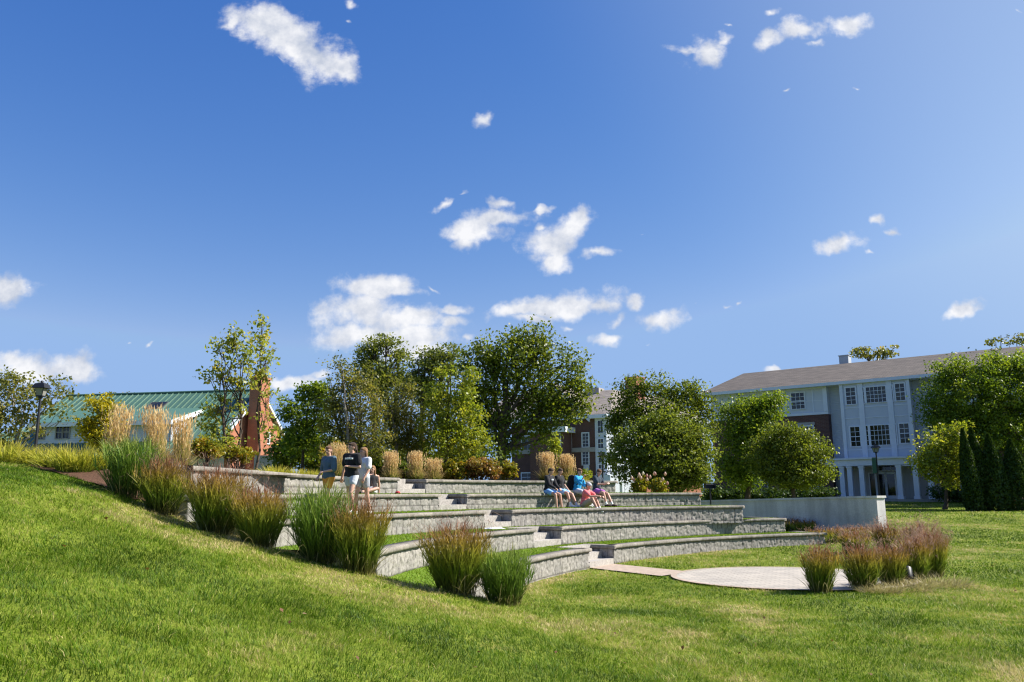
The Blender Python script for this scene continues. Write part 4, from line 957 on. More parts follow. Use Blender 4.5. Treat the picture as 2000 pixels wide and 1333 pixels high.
# ------------------------------------------------------------------ trees and shrubs
def add_trees():
    G = 'trees behind the amphitheatre'
    tree('birch_tree', 'sparse weeping birch with browning leaves behind the left lamp post', 27.0, 8, [(20, 760, 60, 42), (-20, 800, 70, 60), (45, 815, 46, 46), (110, 770, 44, 40), (125, 815, 26, 30), (90, 850, 26, 26), (15, 860, 55, 28)], LM['birch'], 150, 30, .42, .12, 201, trunk=.09, bark=M_BIRCH, zb=2.0, group=G, shell=.6, nbr=60, droop=.5)
    tree('maple_tree', 'small bright yellow tree in front of the white clapboard building', 26.0, 196, [(200, 800, 30, 28), (178, 840, 26, 26), (215, 838, 22, 28), (196, 865, 26, 18)], LM['yellow'], 80, 46, .30, .11, 202, trunk=.045, zb=2.0, group=G, toppx=(198, 782), shell=.55)
    tree('poplar_tree', 'tall thin poplar with three open leaders and yellowing leaves left of the chimney', 25.0, 455, [(455, 665, 22, 38), (425, 672, 16, 34), (480, 690, 18, 46), (430, 725, 24, 30), (468, 745, 30, 34), (405, 735, 16, 18), (430, 790, 34, 30), (415, 840, 34, 34), (435, 868, 36, 20), (468, 800, 16, 24)], LM['poplar'], 190, 14, .30, .12, 203, trunk=.06, bark=M_BARK, zb=2.2, group=G, toppx=(456, 640), shell=.7, nbr=70, multi=2, spread=.35)
    tree('poplar_tree', 'tall thin single poplar rising past the brick chimney', 25.6, 500, [(512, 632, 12, 26), (512, 665, 20, 26), (520, 700, 22, 26), (508, 735, 18, 24), (528, 770, 16, 20), (520, 815, 14, 24), (528, 850, 16, 16)], LM['poplar'], 85, 13, .28, .12, 204, trunk=.05, zb=2.2, group=G, toppx=(512, 618), shell=.7, nbr=50)
    tree('maple_tree', 'green tree standing right of the brick gable', 31.0, 590, [(608, 765, 24, 34), (580, 800, 34, 30), (622, 810, 26, 40), (570, 850, 26, 40), (605, 865, 40, 36), (628, 770, 16, 30)], LM['green'], 150, 42, .42, .13, 205, trunk=.08, zb=2.2, group=G, toppx=(605, 735))
    tree('birch_tree', 'broad olive birch with white limbs, behind the three walkers', 30.0, 690, [(668, 720, 26, 26), (690, 745, 44, 34), (660, 790, 38, 44), (715, 790, 44, 46), (665, 850, 40, 42), (720, 855, 50, 40), (690, 880, 60, 24)], LM['birch'], 300, 46, .40, .095, 206, trunk=.10, bark=M_BIRCH, zb=2.2, group=G, toppx=(672, 705), nbr=90, multi=3, spread=.7, droop=.3)
    tree('birch_tree', 'olive birch between the broad birch and the bright yellow-green tree', 31.5, 785, [(785, 765, 30, 34), (770, 800, 40, 40), (800, 830, 34, 44), (770, 862, 46, 36), (815, 872, 30, 28)], LM['birch'], 230, 46, .40, .095, 207, trunk=.09, bark=M_BIRCH, zb=2.2, group=G, toppx=(785, 740), nbr=80, multi=2, spread=.5, droop=.3)
    tree('locust_tree', 'tall dark locust with flat tiered crown behind the birches', 62.0, 752, [(720, 685, 26, 24), (755, 675, 30, 20), (780, 695, 20, 22), (740, 715, 40, 20), (712, 715, 20, 20), (770, 740, 40, 24), (735, 755, 36, 24)], LM['locust'], 150, 60, .9, .21, 208, trunk=.32, zb=1.4, group=G, toppx=(752, 672), nbr=50, flat=.5, multi=2, spread=1.2)
    tree('locust_tree', 'dark locust with airy spreading boughs left of the big oak', 60.0, 845, [(850, 695, 32, 18), (885, 690, 26, 18), (830, 720, 34, 22), (870, 720, 34, 22), (815, 760, 34, 30), (850, 780, 36, 36)], LM['locust'], 150, 60, .9, .21, 209, trunk=.3, zb=1.4, group=G, toppx=(850, 680), nbr=50, flat=.5, multi=2, spread=1.4)
    tree('maple_tree', 'bright yellow-green pointed tree in front of the big oak', 31.0, 868, [(860, 730, 16, 24), (915, 735, 20, 26), (905, 775, 30, 34), (860, 775, 24, 34), (845, 825, 34, 36), (905, 820, 46, 36), (880, 862, 62, 34), (930, 858, 28, 26)], LM['bright'], 280, 34, .36, .115, 210, trunk=.075, zb=2.2, group=G, toppx=(880, 722), nbr=60)
    tree('oak_tree', 'huge dark oak with broad domed crown before the brick residence', 50.0, 965, [(1000, 668, 52, 30), (1060, 672, 46, 30), (950, 700, 50, 38), (1020, 712, 70, 40), (1095, 715, 48, 38), (1130, 745, 28, 30), (965, 760, 62, 44), (1050, 770, 62, 40), (1100, 800, 44, 36), (960, 820, 46, 40), (1035, 828, 46, 34), (1060, 858, 26, 20), (990, 860, 30, 26), (925, 770, 34, 44), (922, 712, 34, 30), (930, 850, 40, 36), (985, 880, 40, 22), (1130, 780, 30, 30), (905, 810, 26, 40)], LM['oak'], 420, 62, .90, .20, 211, trunk=.42, zb=1.6, group=G, toppx=(1000, 690), nbr=60, shell=.5)
    GR = 'round trees before the brick and white building'
    tree('linden_tree', 'dense dark rounded tree right of the hydrangeas, largest of the round trees', 44.0, 1312, [(1300, 850, 66, 40), (1262, 872, 46, 44), (1350, 872, 48, 44), (1310, 905, 88, 44), (1285, 835, 36, 26), (1212, 890, 22, 50), (1345, 925, 50, 30), (1255, 915, 36, 34), (1310, 935, 70, 20)], LM['olive'], 540, 66, .6, .155, 221, trunk=.16, zb=1.4, group=GR, toppx=(1305, 830), shell=.38)
    tree('pear_tree', 'tall green tree behind the dense round one, top level with the roof eave', 57.0, 1290, [(1235, 765, 36, 28), (1290, 762, 42, 28), (1345, 770, 42, 28), (1375, 790, 24, 30), (1300, 810, 70, 34), (1225, 810, 34, 36), (1370, 830, 30, 36), (1215, 860, 24, 36), (1200, 838, 18, 44), (1196, 905, 14, 36)], LM['oak'], 340, 50, .8, .19, 222, trunk=.2, zb=1.2, group=GR, toppx=(1290, 742))
    tree('pear_tree', 'upright green tree between the dense round tree and the white facade', 54.0, 1455, [(1500, 790, 38, 26), (1440, 800, 40, 30), (1470, 830, 52, 38), (1440, 870, 42, 40), (1485, 880, 40, 40), (1440, 915, 36, 26), (1450, 935, 40, 18)], LM['green'], 400, 58, .68, .175, 223, trunk=.17, zb=1.1, group=GR, toppx=(1480, 770))
    tree('pear_tree', 'rounded sunlit tree covering the left end of the curved porch', 50.0, 1547, [(1540, 855, 46, 32), (1585, 880, 38, 34), (1505, 885, 42, 38), (1555, 915, 62, 36), (1600, 912, 26, 26), (1510, 920, 34, 28), (1550, 938, 50, 16)], LM['olive'], 420, 60, .58, .16, 224, trunk=.15, zb=1.0, group=GR, toppx=(1545, 825), shell=.4)
    tree('linden_tree', 'big spreading tree at the right edge, taller than the eave', 61.0, 1915, [(1860, 730, 44, 34), (1935, 712, 52, 30), (2000, 720, 50, 36), (1900, 770, 74, 44), (1830, 790, 36, 50), (1985, 790, 66, 56), (1880, 830, 66, 40), (1960, 850, 70, 50), (2050, 800, 60, 70)], LM['green'], 700, 72, .8, .195, 225, trunk=.26, zb=.85, group=GR, toppx=(1915, 700), shell=.42)
    tree('pear_tree', 'low sunlit tree beside the arborvitae, at the right end of the porch', 56.0, 1842, [(1860, 850, 34, 26), (1830, 880, 36, 30), (1870, 890, 32, 34), (1810, 905, 26, 20), (1845, 925, 40, 26), (1880, 930, 22, 26)], LM['bright'], 170, 52, .62, .19, 226, trunk=.13, zb=.9, group=GR, toppx=(1852, 832), shell=.42)
    tree('maple_tree', 'far treetop showing above the long shingled roof, right of the vent unit', 120.0, 1710, [(1690, 690, 24, 10), (1735, 684, 22, 12), (1715, 692, 30, 10), (1700, 740, 40, 40)], LM['birch'], 70, 46, 1.1, .42, 227, trunk=.4, zb=1.5, group='far trees over the roofs', toppx=(1715, 680), flat=.5)
    tree('maple_tree', 'far thin treetop above the roof at the right edge', 120.0, 1960, [(1945, 668, 22, 8), (1985, 664, 22, 9), (1955, 655, 10, 8), (1965, 720, 50, 40)], LM['birch'], 60, 34, 1.0, .40, 228, trunk=.4, zb=1.5, group='far trees over the roofs', toppx=(1960, 690), flat=.5)
    tree('maple_tree', 'far bare-looking treetop above the green metal roof', 120.0, 240, [(218, 772, 12, 6), (255, 770, 14, 7), (236, 800, 40, 24)], LM['birch'], 46, 30, 1.0, .36, 229, trunk=.35, zb=1.5, group='far trees over the roofs', toppx=(238, 764), flat=.5)
    # dark understorey tree closing the gap below the birches
    tree('evergreen_shrub_tree', 'dark thicket tree under the birches, left of the bright tree', 36.0, 800, [(700, 905, 60, 26), (770, 905, 70, 26), (845, 905, 60, 26), (640, 905, 40, 26), (560, 890, 30, 36), (600, 870, 40, 50), (900, 900, 50, 30)], LM['oak'], 260, 90, .55, .17, 230, trunk=.1, zb=2.0, group=G, toppx=(780, 890))
    # columnar arborvitae
    for i, (px, D, top, wpx, lb) in enumerate(((1904, 54, 838, 17, 'dark pointed arborvitae, leftmost of the columns beside the red cart'), (1921, 54.6, 836, 20, 'dark pointed arborvitae leaning against the leftmost column'), (1953, 54.2, 848, 25, 'arborvitae column with a sunlit right edge, in the middle of its row'), (1995, 54.0, 858, 27, 'arborvitae column standing behind the red cart'))):
        rng = np.random.default_rng(300+i); base = at(px, 996, D); base[2] = gz(base[0], base[1]); k = D/FPX; H = zat(px, top, D)-base[2]
        root = empty('arborvitae', base, lb, 'arborvitae', 'columnar arborvitae on the right lawn')
        n = 9500; t = rng.random(n)**.8; R = wpx*k*np.interp(t, [0, .08, .4, .7, 1], [.82, 1.0, .92, .6, .04])
        az = rng.uniform(0, 2*np.pi, n); lump = .86+.22*vnoise(az*2.2+i*9, t*9, 3)
        rr = R*lump*(1-.25*rng.random(n)**2); lean = t*H*(-.05)
        C = np.stack([base[0]+lean+rr*np.cos(az), base[1]+rr*np.sin(az), base[2]+t*H], 1)
        mb = MB(); o = np.stack([np.cos(az), np.sin(az), np.full(n, .25)], 1)
        leaves(mb, C, .2, rng, up=.1, aspect=.5, droop=-.8, out=o*1.2, r=.4+.3*(vnoise(az*4, t*20, 5)-.5)); mb.build('foliage', LM['thuja'], root)
        tb = MB(); tb.tube([base-[0, 0, .1], base+[-.05*H*.9, 0, H*.9]], [.12, .02], 6); tb.build('trunk', M_BARK, root)
    GS = 'shrubs in the bed above the topmost wall'
    shrub('golden_shrub', 'rounded golden-green shrub behind the reddish switchgrass pair, left of its twin', 402, 18.4, [(402, 872, 28, 20), (385, 880, 18, 14), (420, 882, 16, 14)], LM['gold'], 90, 42, .13, .06, 241, 2.33, group=GS)
    shrub('golden_shrub', 'rounded golden-orange shrub in front of the brick gable base', 466, 20.2, [(466, 884, 26, 18), (450, 890, 18, 14), (482, 890, 14, 14)], LM['gold'], 80, 42, .13, .065, 242, 2.33, group=GS)
    shrub('golden_shrub', 'orange and gold shrub left of the brownish shrub', 890, 28.6, [(890, 915, 22, 22), (876, 922, 14, 14)], LM['gold'], 80, 48, .18, .085, 243, 2.33, group=GS)
    shrub('autumn_shrub', 'wide brownish red shrub between two golden shrubs', 940, 28.8, [(935, 915, 28, 22), (960, 918, 18, 20), (915, 922, 18, 16)], LM['autumn'], 120, 44, .20, .085, 244, 2.33, group=GS)
    shrub('golden_shrub', 'tight round yellow-green shrub nearest the brick residence', 994, 29.4, [(994, 920, 16, 19)], LM['gold'], 60, 60, .13, .08, 245, 2.33, group=GS)
    shrub('autumn_shrub', 'thin yellow and orange shrub behind the left walker', 640, 26.5, [(640, 900, 16, 30), (655, 880, 12, 24)], LM['gold'], 55, 22, .2, .10, 246, 2.33, group=GS)
    shrub('green_shrub', 'leafy yellow-green sapling between the two golden reed grasses', 1088, 31.8, [(1086, 895, 10, 30), (1090, 925, 12, 16), (1082, 868, 8, 20)], LM['bright'], 50, 30, .18, .11, 247, 2.33, group=GS)
    shrub('green_shrub', 'low green shrub behind the blue shirted young man', 1140, 31.2, [(1140, 930, 20, 12)], LM['bright'], 46, 40, .16, .09, 248, 2.33, group=GS)
    shrub('green_shrub', 'dark low shrub between two short reed grasses', 790, 27.6, [(785, 918, 18, 20), (800, 925, 16, 14)], LM['oak'], 60, 50, .2, .09, 249, 2.33, group=GS)
    for i, (px, lb) in enumerate(((1249, 'left yellow-leaved hydrangea behind the second highest wall'), (1285, 'right yellow-leaved hydrangea with the pinkest flower heads'))):
        rt, P = shrub('hydrangea', lb, px, 32.5, [(px, 948, 15, 15), (px+2, 955, 13, 10)], LM['yellow'] if False else LM['gold'], 60, 40, .15, .10, 251+i, 1.9, group='hydrangeas behind the second highest wall', cat='hydrangea')
        rng = np.random.default_rng(260+i); c0 = at(px, 945, 32.5)
        for j in range(9):
            fm = MB(); c = c0+np.array([rng.uniform(-.34, .34), rng.uniform(-.3, .1), rng.uniform(.0, .42)]); fm.tube([c-[0, 0, .07], c-[0, 0, .04], c, c+[0, 0, .05], c+[0, 0, .085]], [.012, .045, .055, .036, .01], 9, r=rng.random()); fm.build('flower_head', M_HYD, rt, smooth=True)
    # dark hedge along the foot of the right building
    for i, (a, b_, lb) in enumerate(((1395, 1470, 'dark low hedge under the ground floor windows, left part'), (1480, 1630, 'dark low hedge under the tree by the porch'), (1825, 1990, 'dark low hedge right of the curved porch'))):
        shrub('hedge', lb, (a+b_)/2, 66.0, [(x, 968, 22, 14) for x in range(a, b_, 22)], LM['thuja'], 120, 40, .5, .2, 271+i, gz(at((a+b_)/2, 960, 66)[0], 66.0), cat='hedge', group='dark hedges at the foot of the building')
M_HYD = leafmat('hydrangea flowers', [(0, (.42, .22, .18)), (.5, (.60, .40, .32)), (1, (.72, .62, .5))], .3, gain=(1, 1, 1))
add_trees()

# ------------------------------------------------------------------ buildings
M_WHITE = solid('white painted trim', (.64, .675, .73), .5, .05, 1.5)
M_CLAP = boardmat('white clapboard', (.54, .57, .62), .16)
M_PANEL = solid('white panel', (.52, .555, .61), .55, .04, .7)
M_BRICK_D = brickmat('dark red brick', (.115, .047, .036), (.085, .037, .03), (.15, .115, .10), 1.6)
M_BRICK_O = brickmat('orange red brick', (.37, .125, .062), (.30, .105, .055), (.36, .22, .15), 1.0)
M_SHINGLE = shinglemat('brown grey shingles', (.13, .107, .09), (.088, .072, .062), (.055, .047, .042))
M_GLASS = glassmat('window glass')
M_GREENROOF = solid('green metal roof', (.075, .155, .105), .38, .10, .8, metal=.0, spec=.6)
M_STONE = solid('limestone band', (.33, .31, .29), .8, .1, 2)
M_BLACK = solid('black painted metal', (.010, .010, .012), .5, .2, 4, spec=.5)
M_LAMPGLASS = solid('lamp glass', (.24, .24, .22), .25, .1, 5)
class Frame:
    """vertical facade plane: u along the wall to the right, d outwards, z up"""
    def __init__(s, p, q):
        s.p = np.array(p[:2], float); e = np.array(q[:2], float)-s.p; s.len = float(np.linalg.norm(e)); s.e = e/s.len; s.n = np.array([s.e[1], -s.e[0]])
    def __call__(s, u, d, z): xy = s.p+s.e*u+s.n*d; return (float(xy[0]), float(xy[1]), float(z))
    def uz(s, px, py, d=0.0):
        r = ray(px, py); o = s.p+s.n*d; A_ = np.array([[r[0], -s.e[0]], [r[1], -s.e[1]]]); t, u = np.linalg.solve(A_, o); return float(u), float(EYE+r[2]*t)
    def rect(s, x0, y0, x1, y1, d=0.0):
        a = s.uz(x0, (y0+y1)/2, d); b = s.uz(x1, (y0+y1)/2, d); m = (x0+x1)/2
        return a[0], b[0], s.uz(m, y1, d)[1], s.uz(m, y0, d)[1]
def window(root, fr, u0, u1, z0, z1, cols, rows, d=0.0, casing=.10, frame_mat=None, mid=True, bar=.035, depth=.07):
    m = MB(); fm = frame_mat or M_WHITE
    m.fbox(fr, u0-casing, u0, d, d+depth, z0-casing*.6, z1+casing); m.fbox(fr, u1, u1+casing, d, d+depth, z0-casing*.6, z1+casing)
    m.fbox(fr, u0, u1, d, d+depth, z1, z1+casing); m.fbox(fr, u0, u1, d, d+depth+.03, z0-casing*.6, z0)
    for c in range(1, cols):
        u = u0+(u1-u0)*c/cols; m.fbox(fr, u-bar/2, u+bar/2, d+.008, d+.030, z0, z1)
    for r_ in range(1, rows):
        z = z0+(z1-z0)*r_/rows; b = bar*(1.9 if mid and r_*2 == rows else 1); m.fbox(fr, u0, u1, d+.009, d+.033, z-b/2, z+b/2)
    w = m.build('window', fm, root)
    g = MB(); g.fbox(fr, u0+.002, u1-.002, d-.02, d+.006, z0+.002, z1-.002); g.build('pane', M_GLASS, w)
    return w
def part(name, mat, root, fn):
    m = MB(); fn(m); return m.build(name, mat, root)

def right_building():
    pL = at(1397, 960, 81.5); pR = at(1788, 960, 70.4); d_ = (pR-pL)[:2]
    fr = Frame(pL, pL[:2]+d_*1.9); U = lambda px: fr.uz(px, 900)[0]; Ln = fr.len
    zE = fr.uz(1590, 752)[1]; z0 = .3
    root = empty('school_building', fr(Ln*.5, 0, 1.2), 'long three-storey building, white upper storeys over dark brick, brown shingled hip roof and curved porch', 'building')
    u16, u17 = fr.uz(1617, 800)[0], fr.uz(1647, 800)[0]; u_b0, u_b1 = u17, fr.uz(1782, 800)[0]; u_r1 = u_b1+(u17-u16)*1.2
    zb = fr.uz(1590, 806)[1]
    dep = 15.0
    part('brick_wall', M_BRICK_D, root, lambda m: (m.fbox(fr, 0, u16, -dep, 0, z0, zb-.22), m.fbox(fr, u_r1, Ln, -dep, 0, z0, zb-.22)))
    part('stone_band', M_WHITE, root, lambda m: (m.fbox(fr, -.04, u16+.03, -dep-.03, .07, zb-.22, zb), m.fbox(fr, u_r1-.03, Ln, -dep, .07, zb-.22, zb)))
    part('upper_wall', M_PANEL, root, lambda m: (m.fbox(fr, .03, u16, -dep, -.02, zb, zE), m.fbox(fr, u_r1, Ln, -dep, -.02, zb, zE)))
    part('recessed_wall', M_CLAP, root, lambda m: (m.fbox(fr, u16, u_b0, -dep, -.75, z0, zE), m.fbox(fr, u_b1, u_r1, -dep, -.75, z0, zE)))
    # trims of the upper storey
    for a, b in ((.0, u16), (u_r1, Ln)):
        def trims(m):
            m.fbox(fr, a, b, -.02, .06, zE-.38, zE-.02)
            for u in np.arange(a+.9, b-.2, 3.05): m.fbox(fr, u-.05, u+.05, -.02, .02, zb+.01, zE-.385)
            m.fbox(fr, a, b, -.02, .018, zb+1.05, zb+1.10)
            if a == 0: m.fbox(fr, u16-.35, u16+.02, -.7, .10, zb+.01, zE-.39)
        part('trim', M_WHITE, root, trims)
    # projecting bay
    zf = fr.uz(1700, 898, .9)[1]; D_ = .45
    part('bay_wall', M_PANEL, root, lambda m: m.fbox(fr, u_b0, u_b1, -dep, D_, zf, zE))
    wins = []
    def R(x0, y0, x1, y1): return fr.rect(x0, y0, x1, y1, D_)
    sm = [(R(1653, 758, 1671, 790), 2, 4), (R(1749.5, 750, 1767, 782.5), 2, 4), (R(1662, 834.5, 1680, 872), 2, 4), (R(1758, 828, 1776, 865.5), 2, 4)]
    tri = [(R(1679, 756, 1744, 786), ), (R(1688, 831, 1751, 869.5), )]
    def pil(m):
        ws = (u_b1-u_b0)
        for f in (0, .30, .72, 1.0):
            u = u_b0+ws*f; w = .22; m.fbox(fr, max(u-w, u_b0-.06), min(u+w, u_b1+.06), D_, D_+.11, zf+.01, zE-.3)
        m.fbox(fr, u_b0-.10, u_b1+.10, D_, D_+.16, zE-.295, zE-.02)
        for z in (sm[0][0][2]-.35, sm[2][0][2]-.35, sm[2][0][3]+.75):
            m.fbox(fr, u_b0, u_b1, D_, D_+.035, z, z+.07)
    part('pilaster', M_WHITE, root, pil)
    for (u0, u1, a, b), c, r_ in sm: window(root, fr, u0, u1, a, b, c, r_, D_, .12)
    for ((u0, u1, a, b),) in tri:
        w = u1-u0; s = w*.17
        window(root, fr, u0, u0+s-.1, a, b, 1, 4, D_, .10, mid=False)
        window(root, fr, u0+s+.1, u1-s-.1, a, b, 5, 4, D_, .10, mid=False); window(root, fr, u1-s+.1, u1, a, b, 1, 4, D_, .10, mid=False)
    # upper and lower windows of the left wing and, repeating the rhythm, of the right wing
    a = fr.rect(1546, 768, 1571, 799); H = a[3]-a[2]; wv = a[1]-a[0]
    step = 4.6
    us = [a[0]-k*step for k in range(0, 5)]
    zl = fr.rect(1560, 832, 1582, 866); zg0, zg1 = 2.1, 4.1
    for u in us:
        if u > .4:
            window(root, fr, u, u+wv, a[2], a[3], 3, 4, -.02, .10)
            window(root, fr, u+.6, u+.6+wv, zl[2]-.3, zl[3]-.1, 3, 4, 0, .12); window(root, fr, u+.6, u+.6+wv, zg0, zg1, 2, 2, 0, .12)
            part('lintel', M_STONE, root, lambda m: m.fbox(fr, u+.4, u+.8+wv, .0, .05, zl[3]+.03, zl[3]+.3))
            part('window_apron', M_PANEL, root, lambda m: m.fbox(fr, u+.55, u+.65+wv, 0, .045, 1.15, zg0-.09))
    for k in range(3):
        u = u_r1+1.6+k*step
        window(root, fr, u, u+wv, a[2], a[3], 3, 4, -.02, .10); window(root, fr, u, u+wv, zl[2]-.3, zl[3]-.1, 3, 4, 0, .12); window(root, fr, u, u+wv, zg0, zg1, 2, 2, 0, .12)
    part('base_course', M_STONE, root, lambda m: (m.fbox(fr, 0, u_b0-1.2, 0, .05, 1.85, 1.97), m.fbox(fr, u_b1+1.2, Ln, 0, .05, 1.85, 1.97)))
    # hip roof
    ov = .75; zr = fr.uz(1700, 705.5, -dep/2)[1]
    uh = fr.uz(1452, 731, -dep/2)[0]
    A_, B_, C_, D2 = fr(-ov, ov, zE+.02), fr(Ln+2, ov, zE+.02), fr(Ln+2, -dep-ov, zE+.02), fr(-ov, -dep-ov, zE+.02)
    R0, R1 = fr(uh, -dep/2, zr), fr(Ln+2, -dep/2, zr); sl = math.hypot(dep/2+ov, zr-zE)
    def roof(m):
        m.quad(A_, B_, R1, R0, 0, [(0, 0, 0), (Ln+2+ov, 0, 0), (Ln+2+ov, sl, 0), (uh+ov, sl, 0)])
        m.quad(C_, D2, R0, R1, 0, [(0, 0, 0), (Ln+2+ov, 0, 0), (Ln+2, sl, 0), (uh, sl, 0)])
        m.add([D2, A_, R0], [[0, 1, 2]], 0, [(0, 0, 0), (dep+2*ov, 0, 0), (dep/2+ov, sl, 0)])
        m.add([B_, C_, R1], [[0, 1, 2]], 0, [(0, 0, 0), (dep+2*ov, 0, 0), (dep/2+ov, sl, 0)])
    ro = part('roof', M_SHINGLE, root, roof)
    def eave(m):
        m.fbox(fr, -ov, Ln+2, ov-.05, ov+.03, zE-.26, zE+.015); m.fbox(fr, -ov-.03, -ov+.05, -dep-ov, ov-.05, zE-.26, zE+.015)
        m.fbox(fr, -ov+.05, Ln+2, -dep-ov, ov-.05, zE-.25, zE-.18)
    part('eave', M_WHITE, root, eave)
    def vent(m):
        u, z = fr.uz(1651, 708, -dep/2-1.5); m.fbox(fr, u-.45, u+.45, -dep/2-2, -dep/2-1, zr-1.2, zr+.95); m.fbox(fr, u-.52, u+.52, -dep/2-2.07, -dep/2-.93, zr+.95, zr+1.02)
    part('roof_vent', solid('galvanised metal', (.42, .44, .46), .45, .1, 3), ro, vent)
    # curved porch
    uc = fr.uz(1726, 940, 2)[0]; half = 6.9; zc = zf
    bow = lambda u: .5+2.1*max(0, 1-((u-uc)/half)**2)
    n = 28; uu = np.linspace(uc-half, uc+half, n)
    def canopy(m):
        for i in range(n-1):
            for (za, zb_, o) in ((zc-.02, zc+.13, .18), (zc-.55, zc-.021, 0.0)):
                P = [fr(u, d, z) for z in (za, zb_) for (u, d) in ((uu[i], bow(uu[i])+o), (uu[i+1], bow(uu[i+1])+o), (uu[i+1], -.6), (uu[i], -.6))]
                m.hexa(P)
    part('porch_canopy', M_WHITE, root, canopy)
    zfl = 1.35
    for px in (1645, 1661.5, 1686, 1759, 1790, 1817):
        u = fr.uz(px, 940, 2.0)[0]; u = float(np.clip(u, uc-half+.35, uc+half-.35)); d = bow(u)-.28
        def colm(m):
            m.fbox(fr, u-.19, u+.19, d-.19, d+.19, zfl, zc-.56); m.fbox(fr, u-.24, u+.24, d-.24, d+.24, zfl, zfl+.25); m.fbox(fr, u-.235, u+.235, d-.235, d+.235, zc-.72, zc-.565)
        part('porch_column', M_WHITE, root, colm)
    part('porch_floor', M_STONE, root, lambda m: [m.hexa([fr(u, d, z) for z in (.3, zfl-.01) for (u, d) in ((uu[i], bow(uu[i])+.3), (uu[i+1], bow(uu[i+1])+.3), (uu[i+1], -.7), (uu[i], -.7))]) for i in range(n-1)])
    part('porch_wall', boardmat('grey board siding', (.33, .34, .35), .35, along=0), root, lambda m: m.fbox(fr, uc-half, uc+half, -1.2, -.62, zfl, zc-.56))
    for px in (1722, 1741):
        u = fr.uz(px, 950, -.6)[0]; w = .82
        dr = MB(); dr.fbox(fr, u-w/2-.08, u-w/2+.08, -.62, -.54, zfl, zfl+2.3); dr.fbox(fr, u+w/2-.08, u+w/2+.08, -.62, -.54, zfl, zfl+2.3)
        dr.fbox(fr, u-w/2+.08, u+w/2-.08, -.62, -.54, zfl, zfl+.28); dr.fbox(fr, u-w/2+.08, u+w/2-.08, -.62, -.54, zfl+2.12, zfl+2.3)
        o = dr.build('door', M_WHITE, root); g = MB(); g.fbox(fr, u-w/2+.081, u+w/2-.081, -.615, -.575, zfl+.281, zfl+2.119); g.build('pane', M_GLASS, o)
        hm = MB(); hm.fbox(fr, u-.28 if px > 1730 else u+.24, u-.24 if px > 1730 else u+.28, -.54, -.48, zfl+.9, zfl+1.25); hm.build('handle', M_BLACK, o)
    u = fr.uz(1731.5, 950, -.6)[0]; window(root, fr, u-1.0, u+1.0, zfl+2.42, zfl+3.0, 4, 1, -.62, .08)
    uL = fr.uz(1706, 950, -.6)[0]; window(root, fr, uL-.25, uL+.25, zfl+.2, zfl+2.2, 1, 1, -.62, .07)
    return fr
FR_R = right_building()

